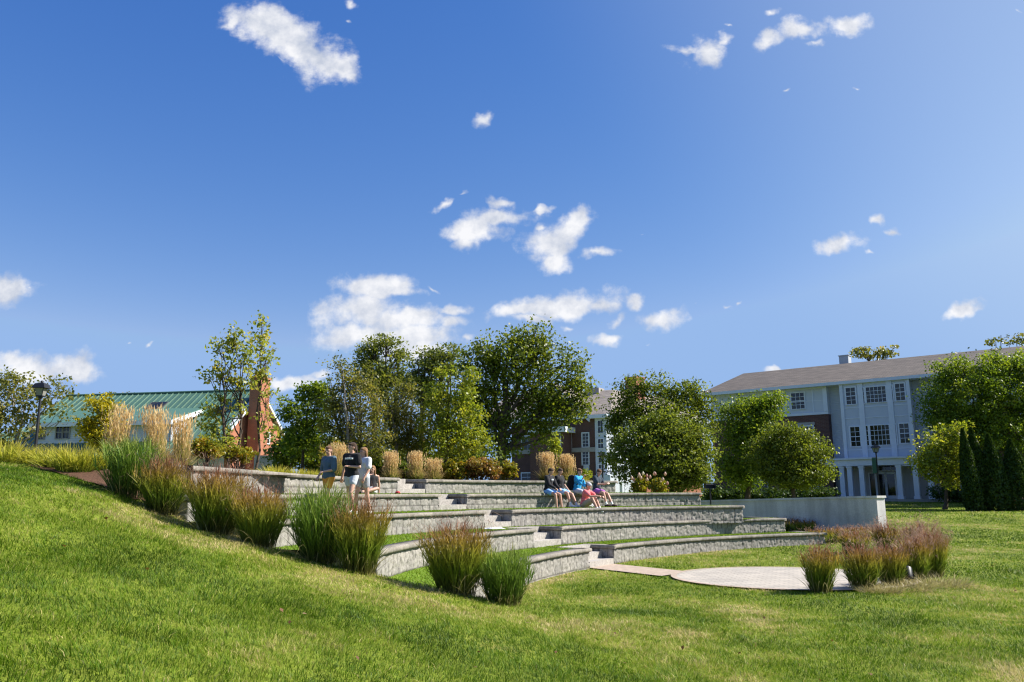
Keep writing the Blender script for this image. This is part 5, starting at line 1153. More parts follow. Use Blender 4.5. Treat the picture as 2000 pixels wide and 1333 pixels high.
def brick_residence():
    D0 = 118.0
    p0 = at(1000, 950, D0+4); p1 = at(1166, 950, D0-3); fr = Frame(p0, p1); Ln = fr.len
    side = Frame(p1, np.array(p1[:2])+(-fr.n*.86+fr.e*.51)*17)
    root = empty('brick_residence', fr(Ln*.5, -4, 1.2), 'dark brick residence hall with pitched roofs and a white corner bay, behind the big oak', 'building')
    zE = fr.uz(1150, 812)[1]; z0 = .5; dep = 12
    u_w = Ln; 
    part('brick_wall', M_BRICK_D, root, lambda m: m.fbox(fr, 0, Ln, -dep, 0, z0, zE))
    # white corner bay and sunlit flank
    ub = fr.uz(1187, 900)[0]
    part('corner_bay', M_PANEL, root, lambda m: m.fbox(fr, Ln+.01, ub, -5, .25, z0, zE+.0))
    fl = Frame(fr(ub, .25, 0), np.array(fr(ub, .25, 0)[:2])+(-fr.n*.93+fr.e*.37)*20)
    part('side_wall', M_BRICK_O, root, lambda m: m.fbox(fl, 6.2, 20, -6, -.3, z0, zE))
    part('white_bay', M_PANEL, root, lambda m: m.fbox(fl, .02, 6.2, -4, 0, z0, zE))
    zs = [fl.uz(1200, y)[1] for y in (955, 930, 905, 880, 855, 832)]
    for (ya, yb) in ((822, 846), (858, 876), (884, 904), (908, 924)):
        z1 = fr.uz(1177, ya)[1]; z2 = fr.uz(1177, yb)[1]
        window(root, fr, fr.uz(1169.5, 850)[0], fr.uz(1179.5, 850)[0], z2, z1, 2, 2, .25, .12)
        for k in range(3): window(root, fl, .8+k*1.8, 1.9+k*1.8, z2, z1, 2, 2, 0, .14)
        for k in range(3): window(root, fl, 8+k*3.6, 9.3+k*3.6, z2, z1, 2, 2, -.3, .14)
    # windows of the brick front
    for px0, px1, ys in ((1138, 1149.5, ((847, 873), (881, 908))), (1019.5, 1043, ((853, 884), (925, 940))), (1108, 1115, ((848, 875), (884, 905)))):
        for ya, yb in ys:
            u0, u1, za, zb = fr.rect(px0, ya, px1, yb); window(root, fr, u0, u1, za, zb, 2, 4 if px1-px0 < 15 else 2, 0, .16)
    u0, u1, za, zb = fr.rect(1140, 909, 1151, 922); part('window_apron', M_PANEL, root, lambda m: m.fbox(fr, u0, u1, 0, .06, za, zb))
    za = fr.uz(1100, 882)[1]; part('stone_band', M_STONE, root, lambda m: m.fbox(fr, 0, Ln, 0, .14, za-.2, za+.42))
    # flat roofed bay
    v0, v1 = fr.uz(1052, 870)[0], fr.uz(1117, 870)[0]; zt = fr.uz(1090, 845, 2.5)[1]
    part('brick_bay', M_BRICK_D, root, lambda m: m.fbox(fr, v0, v1, .01, 2.5, z0, zt-.01))
    part('bay_cornice', M_WHITE, root, lambda m: m.fbox(fr, v0-.5, v1+.6, 0.02, 3.1, zt, zt+.75))
    w0 = fr.uz(1086, 860, 2.5)[0]; window(root, fr, w0, w0+.7, fr.uz(1090, 872, 2.5)[1], fr.uz(1090, 849, 2.5)[1], 1, 3, 2.5, .12)
    # roofs
    zr = fr.uz(1150, 765, -8)[1]; ov = .9; uA = fr.uz(1120, 765, -8)[0]
    def roof(m):
        a, b, c, d = fr(-6, ov, zE), fr(ub+1.0, ov, zE), fr(ub+14, -16, zr), fr(-6, -8, zr)
        e = fr(ub-2.5, -8, zr); s = math.hypot(9, zr-zE)
        m.quad(a, b, e, d, 0, [(0, 0, 0), (Ln+8, 0, 0), (Ln+4, s, 0), (0, s, 0)])
        g = fl(21, .9, zE); h = fl(21, -8, zr)
        m.quad(b, g, h, e, 0, [(0, 0, 0), (21, 0, 0), (21, s, 0), (4, s, 0)])
        m.quad(fr(-6, -16, zE), d, e, fr(ub-2.5, -16, zE), 0)
    ro = part('roof', shinglemat('weathered shingles', (.30, .255, .215), (.22, .19, .165), (.15, .13, .115)), root, roof)
    def eave(m):
        m.fbox(fr, -6, ub+1.0, ov-.06, ov+.05, zE-.5, zE-.01); m.fbox(fl, -.8, 21, .82, .95, zE-.5, zE-.01); m.fbox(fr, -6, ub, -.5, ov-.07, zE-.48, zE-.36)
    part('eave', M_WHITE, root, eave)
    # cross gable rising in front, with white rake board
    g0, g1 = fr.uz(1018, 800, .5)[0], fr.uz(1152, 800, .5)[0]; gm = (g0+g1)/2; zg = fr.uz(1085, 752, .5)[1]
    part('gable_wall', M_BRICK_D, root, lambda m: m.prism([(g0+.9, zE-.6), (g1-.9, zE-.6), (gm, zg-.55)], fr, -.4, .5))
    def rake(m):
        for q, w in ((g0, 1), (g1, -1)): m.prism([(q, zE-.95), (q, zE-.15), (gm, zg+.15), (gm, zg-.6)][::w], fr, .51, .95)
    part('rake_board', M_WHITE, root, rake)
    def groof(m):
        for q in (g0, g1): m.quad(fr(q, .97, zE-.13), fr(gm, .97, zg+.17), fr(gm, -9, zg+.17), fr(q, -9, zE-.13), 0, [(0, 0, 0), (0, 8, 0), (10, 8, 0), (10, 0, 0)])
    part('gable_roof', bpy.data.materials['weathered shingles'], root, groof)
    part('roof_vent', M_STONE, ro, lambda m: (m.fbox(fr, fr.uz(1150, 765, -8)[0], fr.uz(1175, 765, -8)[0], -9, -7, zr-.5, zr+.35)))
    uC = fl.uz(1240, 742, -6)[0]
    part('chimney', M_BRICK_O, root, lambda m: (m.fbox(fl, uC-1.1, uC+1.1, -7, -5, zE, fl.uz(1240, 742, -6)[1]), m.fbox(fl, uC-1.25, uC+1.25, -7.15, -4.85, fl.uz(1240, 742, -6)[1], fl.uz(1240, 738, -6)[1])))
    # white entrance porch at the foot of the flank
    def porch(m):
        a = fl.uz(1192, 935, 3)[0]; b_ = fl.uz(1224, 935, 3)[0]; zt_ = fl.uz(1205, 928, 3)[1]
        m.fbox(fl, a, b_, .02, 3, zt_-.9, zt_)
        for u in (a+.25, b_-.25, (a+b_)/2+1): m.fbox(fl, u-.25, u+.25, 2.4, 2.9, z0, zt_-.91)
    part('porch', M_WHITE, root, porch)
brick_residence()

def barn_building():
    DG = 66.0
    # ridge runs left from the gable; gable faces right
    ap = at(507, 760, DG); e = np.array([-.985, .172]); g = np.array([.172, .985])       # e: along ridge to the left/back, g: across
    gw = 8.6
    front = np.array([ap[0], ap[1]])-g*gw/2; back = np.array([ap[0], ap[1]])+g*gw/2
    Lr = 17.2
    fr = Frame(front+e*Lr, front)                         # front wall, u=0 far left .. u=Lr at the gable corner
    gf = Frame(front, back)                               # gable wall
    zr = zat(498, 764, DG); zEv = gf.uz(551, 846)[1]; z0 = -1.0
    root = empty('brick_barn', (*(front+e*Lr/2+g*gw/2), 0.5), 'white clapboard building with green standing seam roof, brick gable end and tall brick chimney', 'building')
    part('gable_wall', M_BRICK_O, root, lambda m: m.prism([(0, z0), (gw, z0), (gw, zEv), (gw/2, zr-.1), (0, zEv)], gf, -.35, 0))
    part('side_wall', M_CLAP, root, lambda m: (m.fbox(fr, 0, Lr-.36, -.3, 0, z0, zEv-.05), m.fbox(fr, 0, Lr-.36, -gw, -gw+.3, z0, zEv-.05), m.prism([(0.3, z0), (gw-.3, z0), (gw-.3, zEv-.1), (gw/2, zr-.3), (.3, zEv-.1)], Frame(front+e*(Lr-.02), back+e*(Lr-.02)), -.3, -.02)))
    def rakes(m):
        for (a, b) in ((0, zEv), (gw, zEv)):
            s = 1 if a == 0 else -1
            P = [(a-s*.35, b-.47), (gw/2, zr-.22), (gw/2, zr+.10), (a-s*.35, b-.15)]
            m.prism(P if s > 0 else P[::-1], gf, .002, .30)
    part('rake_board', M_WHITE, root, rakes)
    w = gf.rect(522, 846, 535, 868) if False else (gf.uz(516, 860)[0], gf.uz(521, 860)[0], gf.uz(518, 866)[1], gf.uz(518, 846)[1])
    window(root, gf, w[0]-.1, w[1]+.35, w[2], w[3], 2, 2, 0, .12)
    def seams(m, P00, P10, P11, P01, step=.52, hgt=.06, w=.05):
        """rib boxes up a roof slope given by its four corners (eave left, eave right, ridge right, ridge left)"""
        P00, P10, P11, P01 = map(np.array, (P00, P10, P11, P01)); n = max(int(np.linalg.norm(P10-P00)/step), 2)
        nr = np.cross(P10-P00, P01-P00); nr = nr/np.linalg.norm(nr); nr = nr if nr[2] > 0 else -nr; sx = (P10-P00)/np.linalg.norm(P10-P00)*w/2
        for i in range(n+1):
            a = P00+(P10-P00)*i/n; b = P01+(P11-P01)*i/n
            m.hexa([a-sx, a+sx, b+sx, b-sx, a-sx+nr*hgt, a+sx+nr*hgt, b+sx+nr*hgt, b-sx+nr*hgt])
    k = (zr-zEv)/(gw/2); ov = .45
    def roofp(d0, d1, zt=0.04):   # slope between outward offsets d (positive out of the front wall); returns corners
        return [fr(-.3, d0, zEv+k*(-d0)+zt), fr(Lr+.28, d0, zEv+k*(-d0)+zt), fr(Lr+.28, d1, zEv+k*(-d1)+zt), fr(-.3, d1, zEv+k*(-d1)+zt)]
    fslope = roofp(3.4, -gw/2); bslope = [fr(-.3, -gw-ov, zEv-k*ov+.04), fr(Lr+.28, -gw-ov, zEv-k*ov+.04), fslope[2], fslope[3]]
    def roof(m):
        for s in (fslope, bslope): m.quad(*s); seams(m, *s)
        t = np.array(fslope[3]); u = np.array(fslope[2]); m.tube([t+[0, 0, .05], u+[0, 0, .05]], .09, 6)
    ro = part('roof', M_GREENROOF, root, roof)
    # long shed dormer on the front slope: white wall, low pitched smooth green roof
    s0 = fr.uz(77, 850, 1.6)[0]; s1 = fr.uz(338, 850, 1.6)[0]
    dw = 1.9; zw0 = zEv-k*dw+.05; zt_ = fr.uz(200, 826, dw)[1]
    dback = -(zt_+1.0-zEv)/k if False else -1.9
    def dorm(m): m.prism([(0, zw0-.2), (.2, zw0-.2), (.2, zt_), (0, zt_)], Frame(fr(s0, dw, 0), fr(s1, dw, 0)), 0, .01)
    part('dormer_wall', M_CLAP, root, lambda m: (m.fbox(fr, s0, s1, dw-.2, dw, zw0-.25, zt_), m.prism([(-dw, zw0-.25), (-dback, zt_+.9), (-dw, zt_)], Frame(fr(s1, 0, 0), np.array(fr(s1, 0, 0)[:2])-fr.n*5), -.12, 0)))
    A1 = [fr(s0-.35, dw+.5, zt_-.05), fr(s1+.3, dw+.5, zt_-.05), fr(s1+.3, dback, zEv-k*dback+.10), fr(s0-.35, dback, zEv-k*dback+.10)]
    def droof(m):
        nrm = np.array([0, 0, .10]); q = [np.array(p) for p in A1]; m.hexa([p for p in q]+[p+nrm for p in q]); 
    part('dormer_roof', solid('green metal dormer roof', (.08, .17, .115), .4, .08, .8, spec=.6), root, droof)
    part('dormer_fascia', M_WHITE, root, lambda m: (m.fbox(fr, s0-.36, s1+.31, dw+.505, dw+.56, zt_-.28, zt_+.03), m.fbox(fr, s0-.1, s0+.12, dw+.001, dw+.03, zw0, zt_-.2), m.prism([(-dw-.5, zt_-.3), (-dback, zEv-k*dback-.25), (-dback, zEv-k*dback+.12), (-dw-.5, zt_+.05)], Frame(fr(s1+.3, 0, 0), np.array(fr(s1+.3, 0, 0)[:2])-fr.n*5), .001, .05)))
    for x0, x1, y0, y1 in ((75, 87, 834.5, 858), (110.5, 121.5, 832.5, 857), (124, 136, 832, 856.5)):
        u0, u1, za, zb = fr.rect(x0, y0, x1, y1, dw); window(root, fr, u0, u1, za, zb, 2, 2, dw, .08, frame_mat=M_STONE)
    # skylight on the upper slope
    u0, zz = fr.uz(288, 800, -2.3)
    def sky(m):
        for i in range(3):
            ua = u0+.1+i*.46; q = []
            for (u, d) in ((ua, -1.85), (ua+.40, -1.85), (ua+.40, -2.75), (ua, -2.75)): q.append(np.array(fr(u, d, zEv-k*d+.20)))
            m.hexa(q+[p+[0, 0, .04] for p in q])
    sk = MB(); q = [np.array(fr(u, d, zEv-k*d+.05)) for (u, d) in ((u0-.05, -1.75), (u0+1.5, -1.75), (u0+1.5, -2.85), (u0-.05, -2.85))]; sk.hexa(q+[p+[0, 0, .14] for p in q])
    s_ = sk.build('skylight', solid('skylight kerb', (.10, .12, .11), .5), ro); part('pane', M_GLASS, s_, sky)
    # chimney up the middle of the gable
    uc = gf.uz(506, 800, .8)[0]; zc = gf.uz(506, 742, .6)[1]
    def chim(m):
        m.fbox(gf, uc-.75, uc+.75, .31, 1.25, z0, zc); m.fbox(gf, uc-.83, uc+.83, .25, 1.33, zc, zc+.16); m.fbox(gf, uc-.55, uc-.1, .55, 1.0, zc+.16, zc+.42); m.fbox(gf, uc+.15, uc+.55, .55, 1.0, zc+.16, zc+.36)
    part('chimney', M_BRICK_O, root, chim)
    # low lean-to wing at the far left
    fr2 = Frame(fr(-7, 2, 0), fr(0, 2, 0))
    part('wing_wall', M_BRICK_D, root, lambda m: m.fbox(fr2, 0, fr2.len-.31, -6, 0, z0, zEv-1.9))
    W = [fr2(-.4, .5, zEv-1.85), fr2(fr2.len-.32, .5, zEv-1.85), fr2(fr2.len-.32, -3, zEv-.2), fr2(-.4, -3, zEv-.2)]
    def wr(m): m.quad(*W); seams(m, *W)
    part('wing_roof', M_GREENROOF, root, wr)
    # stone terrace wall before the gable
    b = MB(); c = at(500, 892, 40); zt2 = zat(540, 890, 40); b.box((at(533, 900, 40)[0], 40, (zt2+1.4)/2), (1.7, .4, zt2-1.4)); 
    b.build('garden_wall', M_STONE, label='pale low garden wall below the brick gable', cat='wall', kind='thing')
barn_building()
# ------------------------------------------------------------------ street furniture and small things
def lamp_post(px, D, top_y, zb, label, banner=False, k=1.0):
    b = at(px, top_y, D); H = b[2]-zb; base = np.array([b[0], D, zb]); root = empty('lamp_post', base, label, 'lamp post', 'black lantern posts on the campus')
    m = MB(); z = lambda h: base+[0, 0, h]
    m.tube([z(-.2), z(.0), z(.35), z(.40), z(.9), z(H-.62*k)], [.13*k, .13*k, .12*k, .085*k, .062*k, .045*k], 10); m.tube([z(H-.62*k), z(H-.56*k)], [.085*k, .075*k], 10); m.build('pole', M_BLACK, root, smooth=True)
    ba = MB(); s0, s1 = .11*k, .19*k; ps = [(s0, H-.555*k), (s1, H-.24*k)]
    g = MB(); g.hexa([z(h)+np.array([sx*s, sy*s, 0]) for s, h in ((s0-.01*k, H-.55*k), (s1-.02*k, H-.245*k)) for sx, sy in ((-1, -1), (1, -1), (1, 1), (-1, 1))]); 
    f = MB()
    for sx, sy in ((-1, -1), (1, -1), (1, 1), (-1, 1)): f.tube([z(H-.56*k)+np.array([sx*s0, sy*s0, 0]), z(H-.24*k)+np.array([sx*s1, sy*s1, 0])], .014*k, 5)
    f.box(z(H-.55*k), (.26*k, .26*k, .03)); lan = f.build('lantern_frame', M_BLACK, root); g.build('lantern_glass', M_LAMPGLASS, lan)
    h = MB(); h.hexa([z(hh)+np.array([sx*s, sy*s, 0]) for s, hh in ((.27*k, H-.24*k), (.17*k, H-.06*k)) for sx, sy in ((-1, -1), (1, -1), (1, 1), (-1, 1))]); h.hexa([z(hh)+np.array([sx*s, sy*s, 0]) for s, hh in ((.165*k, H-.06*k), (.06*k, H-.02*k)) for sx, sy in ((-1, -1), (1, -1), (1, 1), (-1, 1))]); h.tube([z(H-.02*k), z(H+.03*k), z(H+.07*k)], [.05*k, .06*k, .015*k], 8)
    h.build('lantern_hood', M_BLACK, root)
    if banner:
        bn = MB(); bn.box(z(H-1.5)+np.array([-.16, .10, 0]), (.02, .42, 1.1), rz=.25); bn.build('banner', solid('green banner', (.02, .09, .05), .7), root)
        q = MB(); q.tube([z(H-.92), z(H-.92)+np.array([-.2, .24, 0])], .014, 5); q.tube([z(H-2.08), z(H-2.08)+np.array([-.2, .24, 0])], .014, 5); q.build('banner_arm', M_BLACK, root)
    return root
lamp_post(82, 21.0, 747, 2.3, 'black lantern post rising from the daylilies before the white clapboard building', k=.66)
lamp_post(1709.5, 60.0, 869, 1.0, 'black lantern post with a narrow green banner in front of the curved porch', True)
lamp_post(1176, 62.0, 884, 1.2, 'dark lantern post before the white bay of the brick residence')
def grill():
    c = at(1387, 960, 40); zb = gz(c[0], 40); zt = zat(1387, 955, 40); root = empty('park_grill', (c[0], 40, zb), 'small black pedestal grill standing beyond the second highest wall', 'grill')
    m = MB(); m.tube([(c[0], 40, zb), (c[0], 40, zt)], .035, 8); m.build('post', M_BLACK, root)
    b = MB(); b.fbox(Frame((c[0]-.25, 39.8), (c[0]+.25, 39.8)), 0, .5, -.4, 0, zt, zt+.03)
    fr = Frame((c[0]-.25, 39.8), (c[0]+.25, 39.8))
    for a in ((0, .03, -.4, 0), (.47, .5, -.4, 0), (.03, .47, -.4, -.37)): b.fbox(fr, a[0], a[1], a[2], a[3], zt+.031, zt+.26)
    b.build('fire_box', M_BLACK, root)
    g = MB(); [g.tube([(c[0]-.22+i*.055, 39.82, zt+.2), (c[0]-.22+i*.055, 40.16, zt+.2)], .008, 4) for i in range(9)]; g.build('grate', M_STONE, root)
grill()
def spotlight():
    c = at(1775, 1136, 17.7); c[2] = gz(c[0], c[1]); root = empty('ground_spotlight', c, 'black ground spotlight on a short stake among the pink grasses', 'spotlight')
    m = MB(); m.tube([c-[0, 0, .05], c+[0, 0, .16]], .018, 6); m.box(c+[0, 0, .02], (.16, .12, .03)); m.build('stake', M_BLACK, root)
    d = np.array([-.35, .5, .75]); d /= np.linalg.norm(d); o = c+[0, 0, .24]; d = np.array([.25, .75, .6]); d /= np.linalg.norm(d)
    h = MB(); h.tube([o-d*.13, o-d*.08, o+d*.10, o+d*.13], [.05, .08, .095, .098], 14); h.build('housing', M_BLACK, root, smooth=False)
    l = MB(); l.tube([o+d*.128, o+d*.134], .085, 14); l.build('lens', M_LAMPGLASS, root)
    k = MB(); k.tube([c+[-.11, 0, .14], c+[-.11, 0, .26]], .012, 5); k.tube([c+[.11, 0, .14], c+[.11, 0, .26]], .012, 5); k.tube([c+[-.11, 0, .14], c+[.11, 0, .14]], .012, 5); k.build('bracket', M_BLACK, root)
spotlight()
def red_cart():
    D = 55.0; c = at(1998, 992, D); zb = gz(c[0], D); root = empty('hand_cart', (c[0], D, zb), 'red tube framed cart with small wheels beside the arborvitae at the right edge', 'cart')
    red = solid('red painted tube', (.50, .03, .03), .4, .08)
    m = MB(); x, y = c[0], D
    for s in (-.3, .3):
        m.tube([(x-.3, y+s, zb+.25), (x+.75, y+s, zb+.25)], .022, 6); m.tube([(x-.3, y+s, zb+.2), (x-.33, y+s, zb+.78)], .02, 6)
    m.tube([(x-.33, y-.3, zb+.78), (x-.33, y+.3, zb+.78)], .02, 6); m.tube([(x-.33, y-.3, zb+.55), (x-.33, y+.3, zb+.55)], .016, 6); m.tube([(x-.33, y-.3, zb+.78), (x+.1, y-.3, zb+.70)], .02, 6)
    m.build('frame', red, root)
    d = MB(); d.box((x+.22, y, zb+.285), (1.0, .6, .03)); d.build('deck', M_BLACK, root)
    for dx in (-.18, .62):
        for s in (-.34, .34):
            w = MB(); w.tube([(x+dx, y+s-.035, zb+.13), (x+dx, y+s+.035, zb+.13)], .13, 14); o = w.build('wheel', solid('grey rubber', (.12, .12, .12), .7), root)
red_cart()
def cloth_on_step():
    c = atz(965, 1035.5, ZT[2]+.01); n = 15; t = np.linspace(-1, 1, n); X, Y = np.meshgrid(t, t)
    rng = np.random.default_rng(77); Z = .03+.055*vnoise(X*2.2+3, Y*2.2, 6)*(1-np.maximum(abs(X), abs(Y))**4)
    V = np.stack([c[0]+X*.26*(1+.1*Y)+.03*np.sin(Y*5), c[1]+Y*.13+.03*np.sin(X*4), c[2]+Z], -1).reshape(-1, 3)
    i = np.arange(n-1)[:, None]*n; j = np.arange(n-1)[None, :]
    m = MB(); m.add(V, np.stack([i+j, i+j+1, i+n+j+1, i+n+j], -1).reshape(-1, 4)); o = m.build('crumpled_cloth', solid('white cloth', (.72, .73, .78), .8, .04), smooth=True, label='crumpled white cloth lying at the foot of the middle granite steps', cat='cloth')
cloth_on_step()
def red_flower():
    c = atz(777, 962.2, ZT[4]+.01) if False else at(777, 961.5, 21.9); c[2] = ZT[4]+.02
    rng = np.random.default_rng(78); m = MB(); m.tube([c+[-.07, 0, 0], c+[-.03, 0, .03], c+[.03, .0, .03], c+[.06, 0, 0]], [.015, .028, .028, .015], 8); m.tube([c+[.02, -.03, .015], c+[.02, -.08, .012]], .016, 6)
    m.build('red_bag', solid('red fabric', (.55, .06, .06), .7, .1), smooth=True, label='small red pouch lying at the foot of the topmost granite steps', cat='pouch')
red_flower()

# ------------------------------------------------------------------ people
def capsule(mb, p0, p1, r0, r1, n=12, sx=1.0):
    p0 = np.asarray(p0, float); p1 = np.asarray(p1, float); d = p1-p0; L_ = np.linalg.norm(d); d = d/L_ if L_ > 1e-6 else np.array([0, 0, 1.0])
    a = np.linspace(-np.pi/2, 0, 5)[:-1]; b = np.linspace(0, np.pi/2, 5)
    path = [p0+d*(r0*math.sin(t)) for t in a]+[p0, p1]+[p1+d*(r1*math.sin(t)) for t in b[1:]]
    rad = [max(r0*math.cos(t), .0008) for t in a]+[r0, r1]+[max(r1*math.cos(t), .0008) for t in b[1:]]
    # explicit frame, so that short segments stay clean
    ref = np.array([1.0, 0, 0]) if abs(d[0]) < .8 else np.array([0, 1.0, 0]); b1 = np.cross(d, ref); b1 /= np.linalg.norm(b1); b2 = np.cross(d, b1)
    an = np.linspace(0, 2*np.pi, n, endpoint=False); P = np.array(path); R = np.array(rad)
    V = (P[:, None, :]+R[:, None, None]*(np.cos(an)[None, :, None]*b1+np.sin(an)[None, :, None]*b2)).reshape(-1, 3); m = len(P)
    i = np.arange(m-1)[:, None]*n; j = np.arange(n)[None, :]; jn = (j+1) % n
    mb.add(V, np.stack([i+j, i+jn, i+n+jn, i+n+j], -1).reshape(-1, 4))
    mb.add(V[:n], [list(range(n))[::-1]]); mb.add(V[-n:], [list(range(n))])
def ellips(mb, c, r, R=None, nu=16, nv=10):
    t = np.linspace(0, np.pi, nv+1); p = np.linspace(0, 2*np.pi, nu, endpoint=False)
    V = np.stack([np.sin(t)[:, None]*np.cos(p), np.sin(t)[:, None]*np.sin(p), np.repeat(np.cos(t)[:, None], nu, 1)], -1).reshape(-1, 3)
    V[:nu, :2] += np.stack([np.cos(p), np.sin(p)], 1)*.004; V[-nu:, :2] += np.stack([np.cos(p), np.sin(p)], 1)*.004
    V = V*np.asarray(r); V = V @ (R.T if R is not None else np.eye(3)); V = V+np.asarray(c)
    i = np.arange(nv)[:, None]*nu; j = np.arange(nu)[None, :]; jn = (j+1) % nu
    mb.add(V, np.stack([i+j, i+nu+j, i+nu+jn, i+jn], -1).reshape(-1, 4)); mb.add(V[:nu], [list(range(nu))]); mb.add(V[-nu:], [list(range(nu))[::-1]])
def fuse(mb, voxel, smooth=2):
    """union of overlapping closed shapes as one continuous surface"""
    me = mb.mesh('tmp', []); o = bpy.data.objects.new('tmp', me); COL.objects.link(o)
    import bmesh
    bm = bmesh.new(); bm.from_mesh(me); bmesh.ops.remove_doubles(bm, verts=bm.verts, dist=1e-5); bmesh.ops.recalc_face_normals(bm, faces=bm.faces); bm.to_mesh(me); bm.free()
    r = o.modifiers.new('r', 'REMESH'); r.mode = 'VOXEL'; r.voxel_size = voxel; r.use_smooth_shade = True
    s = o.modifiers.new('s', 'SMOOTH'); s.factor = .5; s.iterations = smooth
    dg = bpy.context.evaluated_depsgraph_get(); ev = o.evaluated_get(dg); out = bpy.data.meshes.new_from_object(ev)
    bpy.data.objects.remove(o); bpy.data.meshes.remove(me); return out
def skinmat(name, col):
    m, nt, p, N, L = newmat(name); r, n = noise_col(N, L, [(.3, tuple(np.array(col)*.9)), (.7, tuple(np.array(col)*1.08))], 9)
    L.new(r.outputs[0], p.inputs['Base Color']); p.inputs['Roughness'].default_value = .5; p.inputs['Subsurface Weight'].default_value = .08; p.inputs['Subsurface Radius'].default_value = (.02, .008, .004); return m
M_SKIN = skinmat('skin', (.52, .30, .215)); M_EYE = solid('eyes', (.02, .015, .012), .2, .05); M_LIP = solid('lips', (.40, .14, .12), .5, .05); M_BROW = solid('brows', (.10, .06, .035), .8, .1)
def fabric(name, col, var=.12):
    m, nt, p, N, L = newmat(name); c = np.array(col)
    r, n = noise_col(N, L, [(.3, tuple(c*(1-var))), (.7, tuple(np.minimum(c*(1+var), .9)))], 7, 4); L.new(r.outputs[0], p.inputs['Base Color']); p.inputs['Roughness'].default_value = .85; p.inputs['Specular IOR Level'].default_value = .2
    p.inputs['Sheen Weight'].default_value = .15; n2 = nd(N, 'ShaderNodeTexNoise', Scale=11, Detail=4); g = N.new('ShaderNodeNewGeometry'); L.new(g.outputs['Position'], n2.inputs['Vector']); bump(N, L, p, n2.outputs[0], .5, .03); return m
_fc = {}
def fab(name, col):
    if name not in _fc: _fc[name] = fabric(name, col)
    return _fc[name]
def rotz(a): return np.array([[math.cos(a), -math.sin(a), 0], [math.sin(a), math.cos(a), 0], [0, 0, 1]])
def nv(*v): v = np.array(v, float); return v/np.linalg.norm(v)
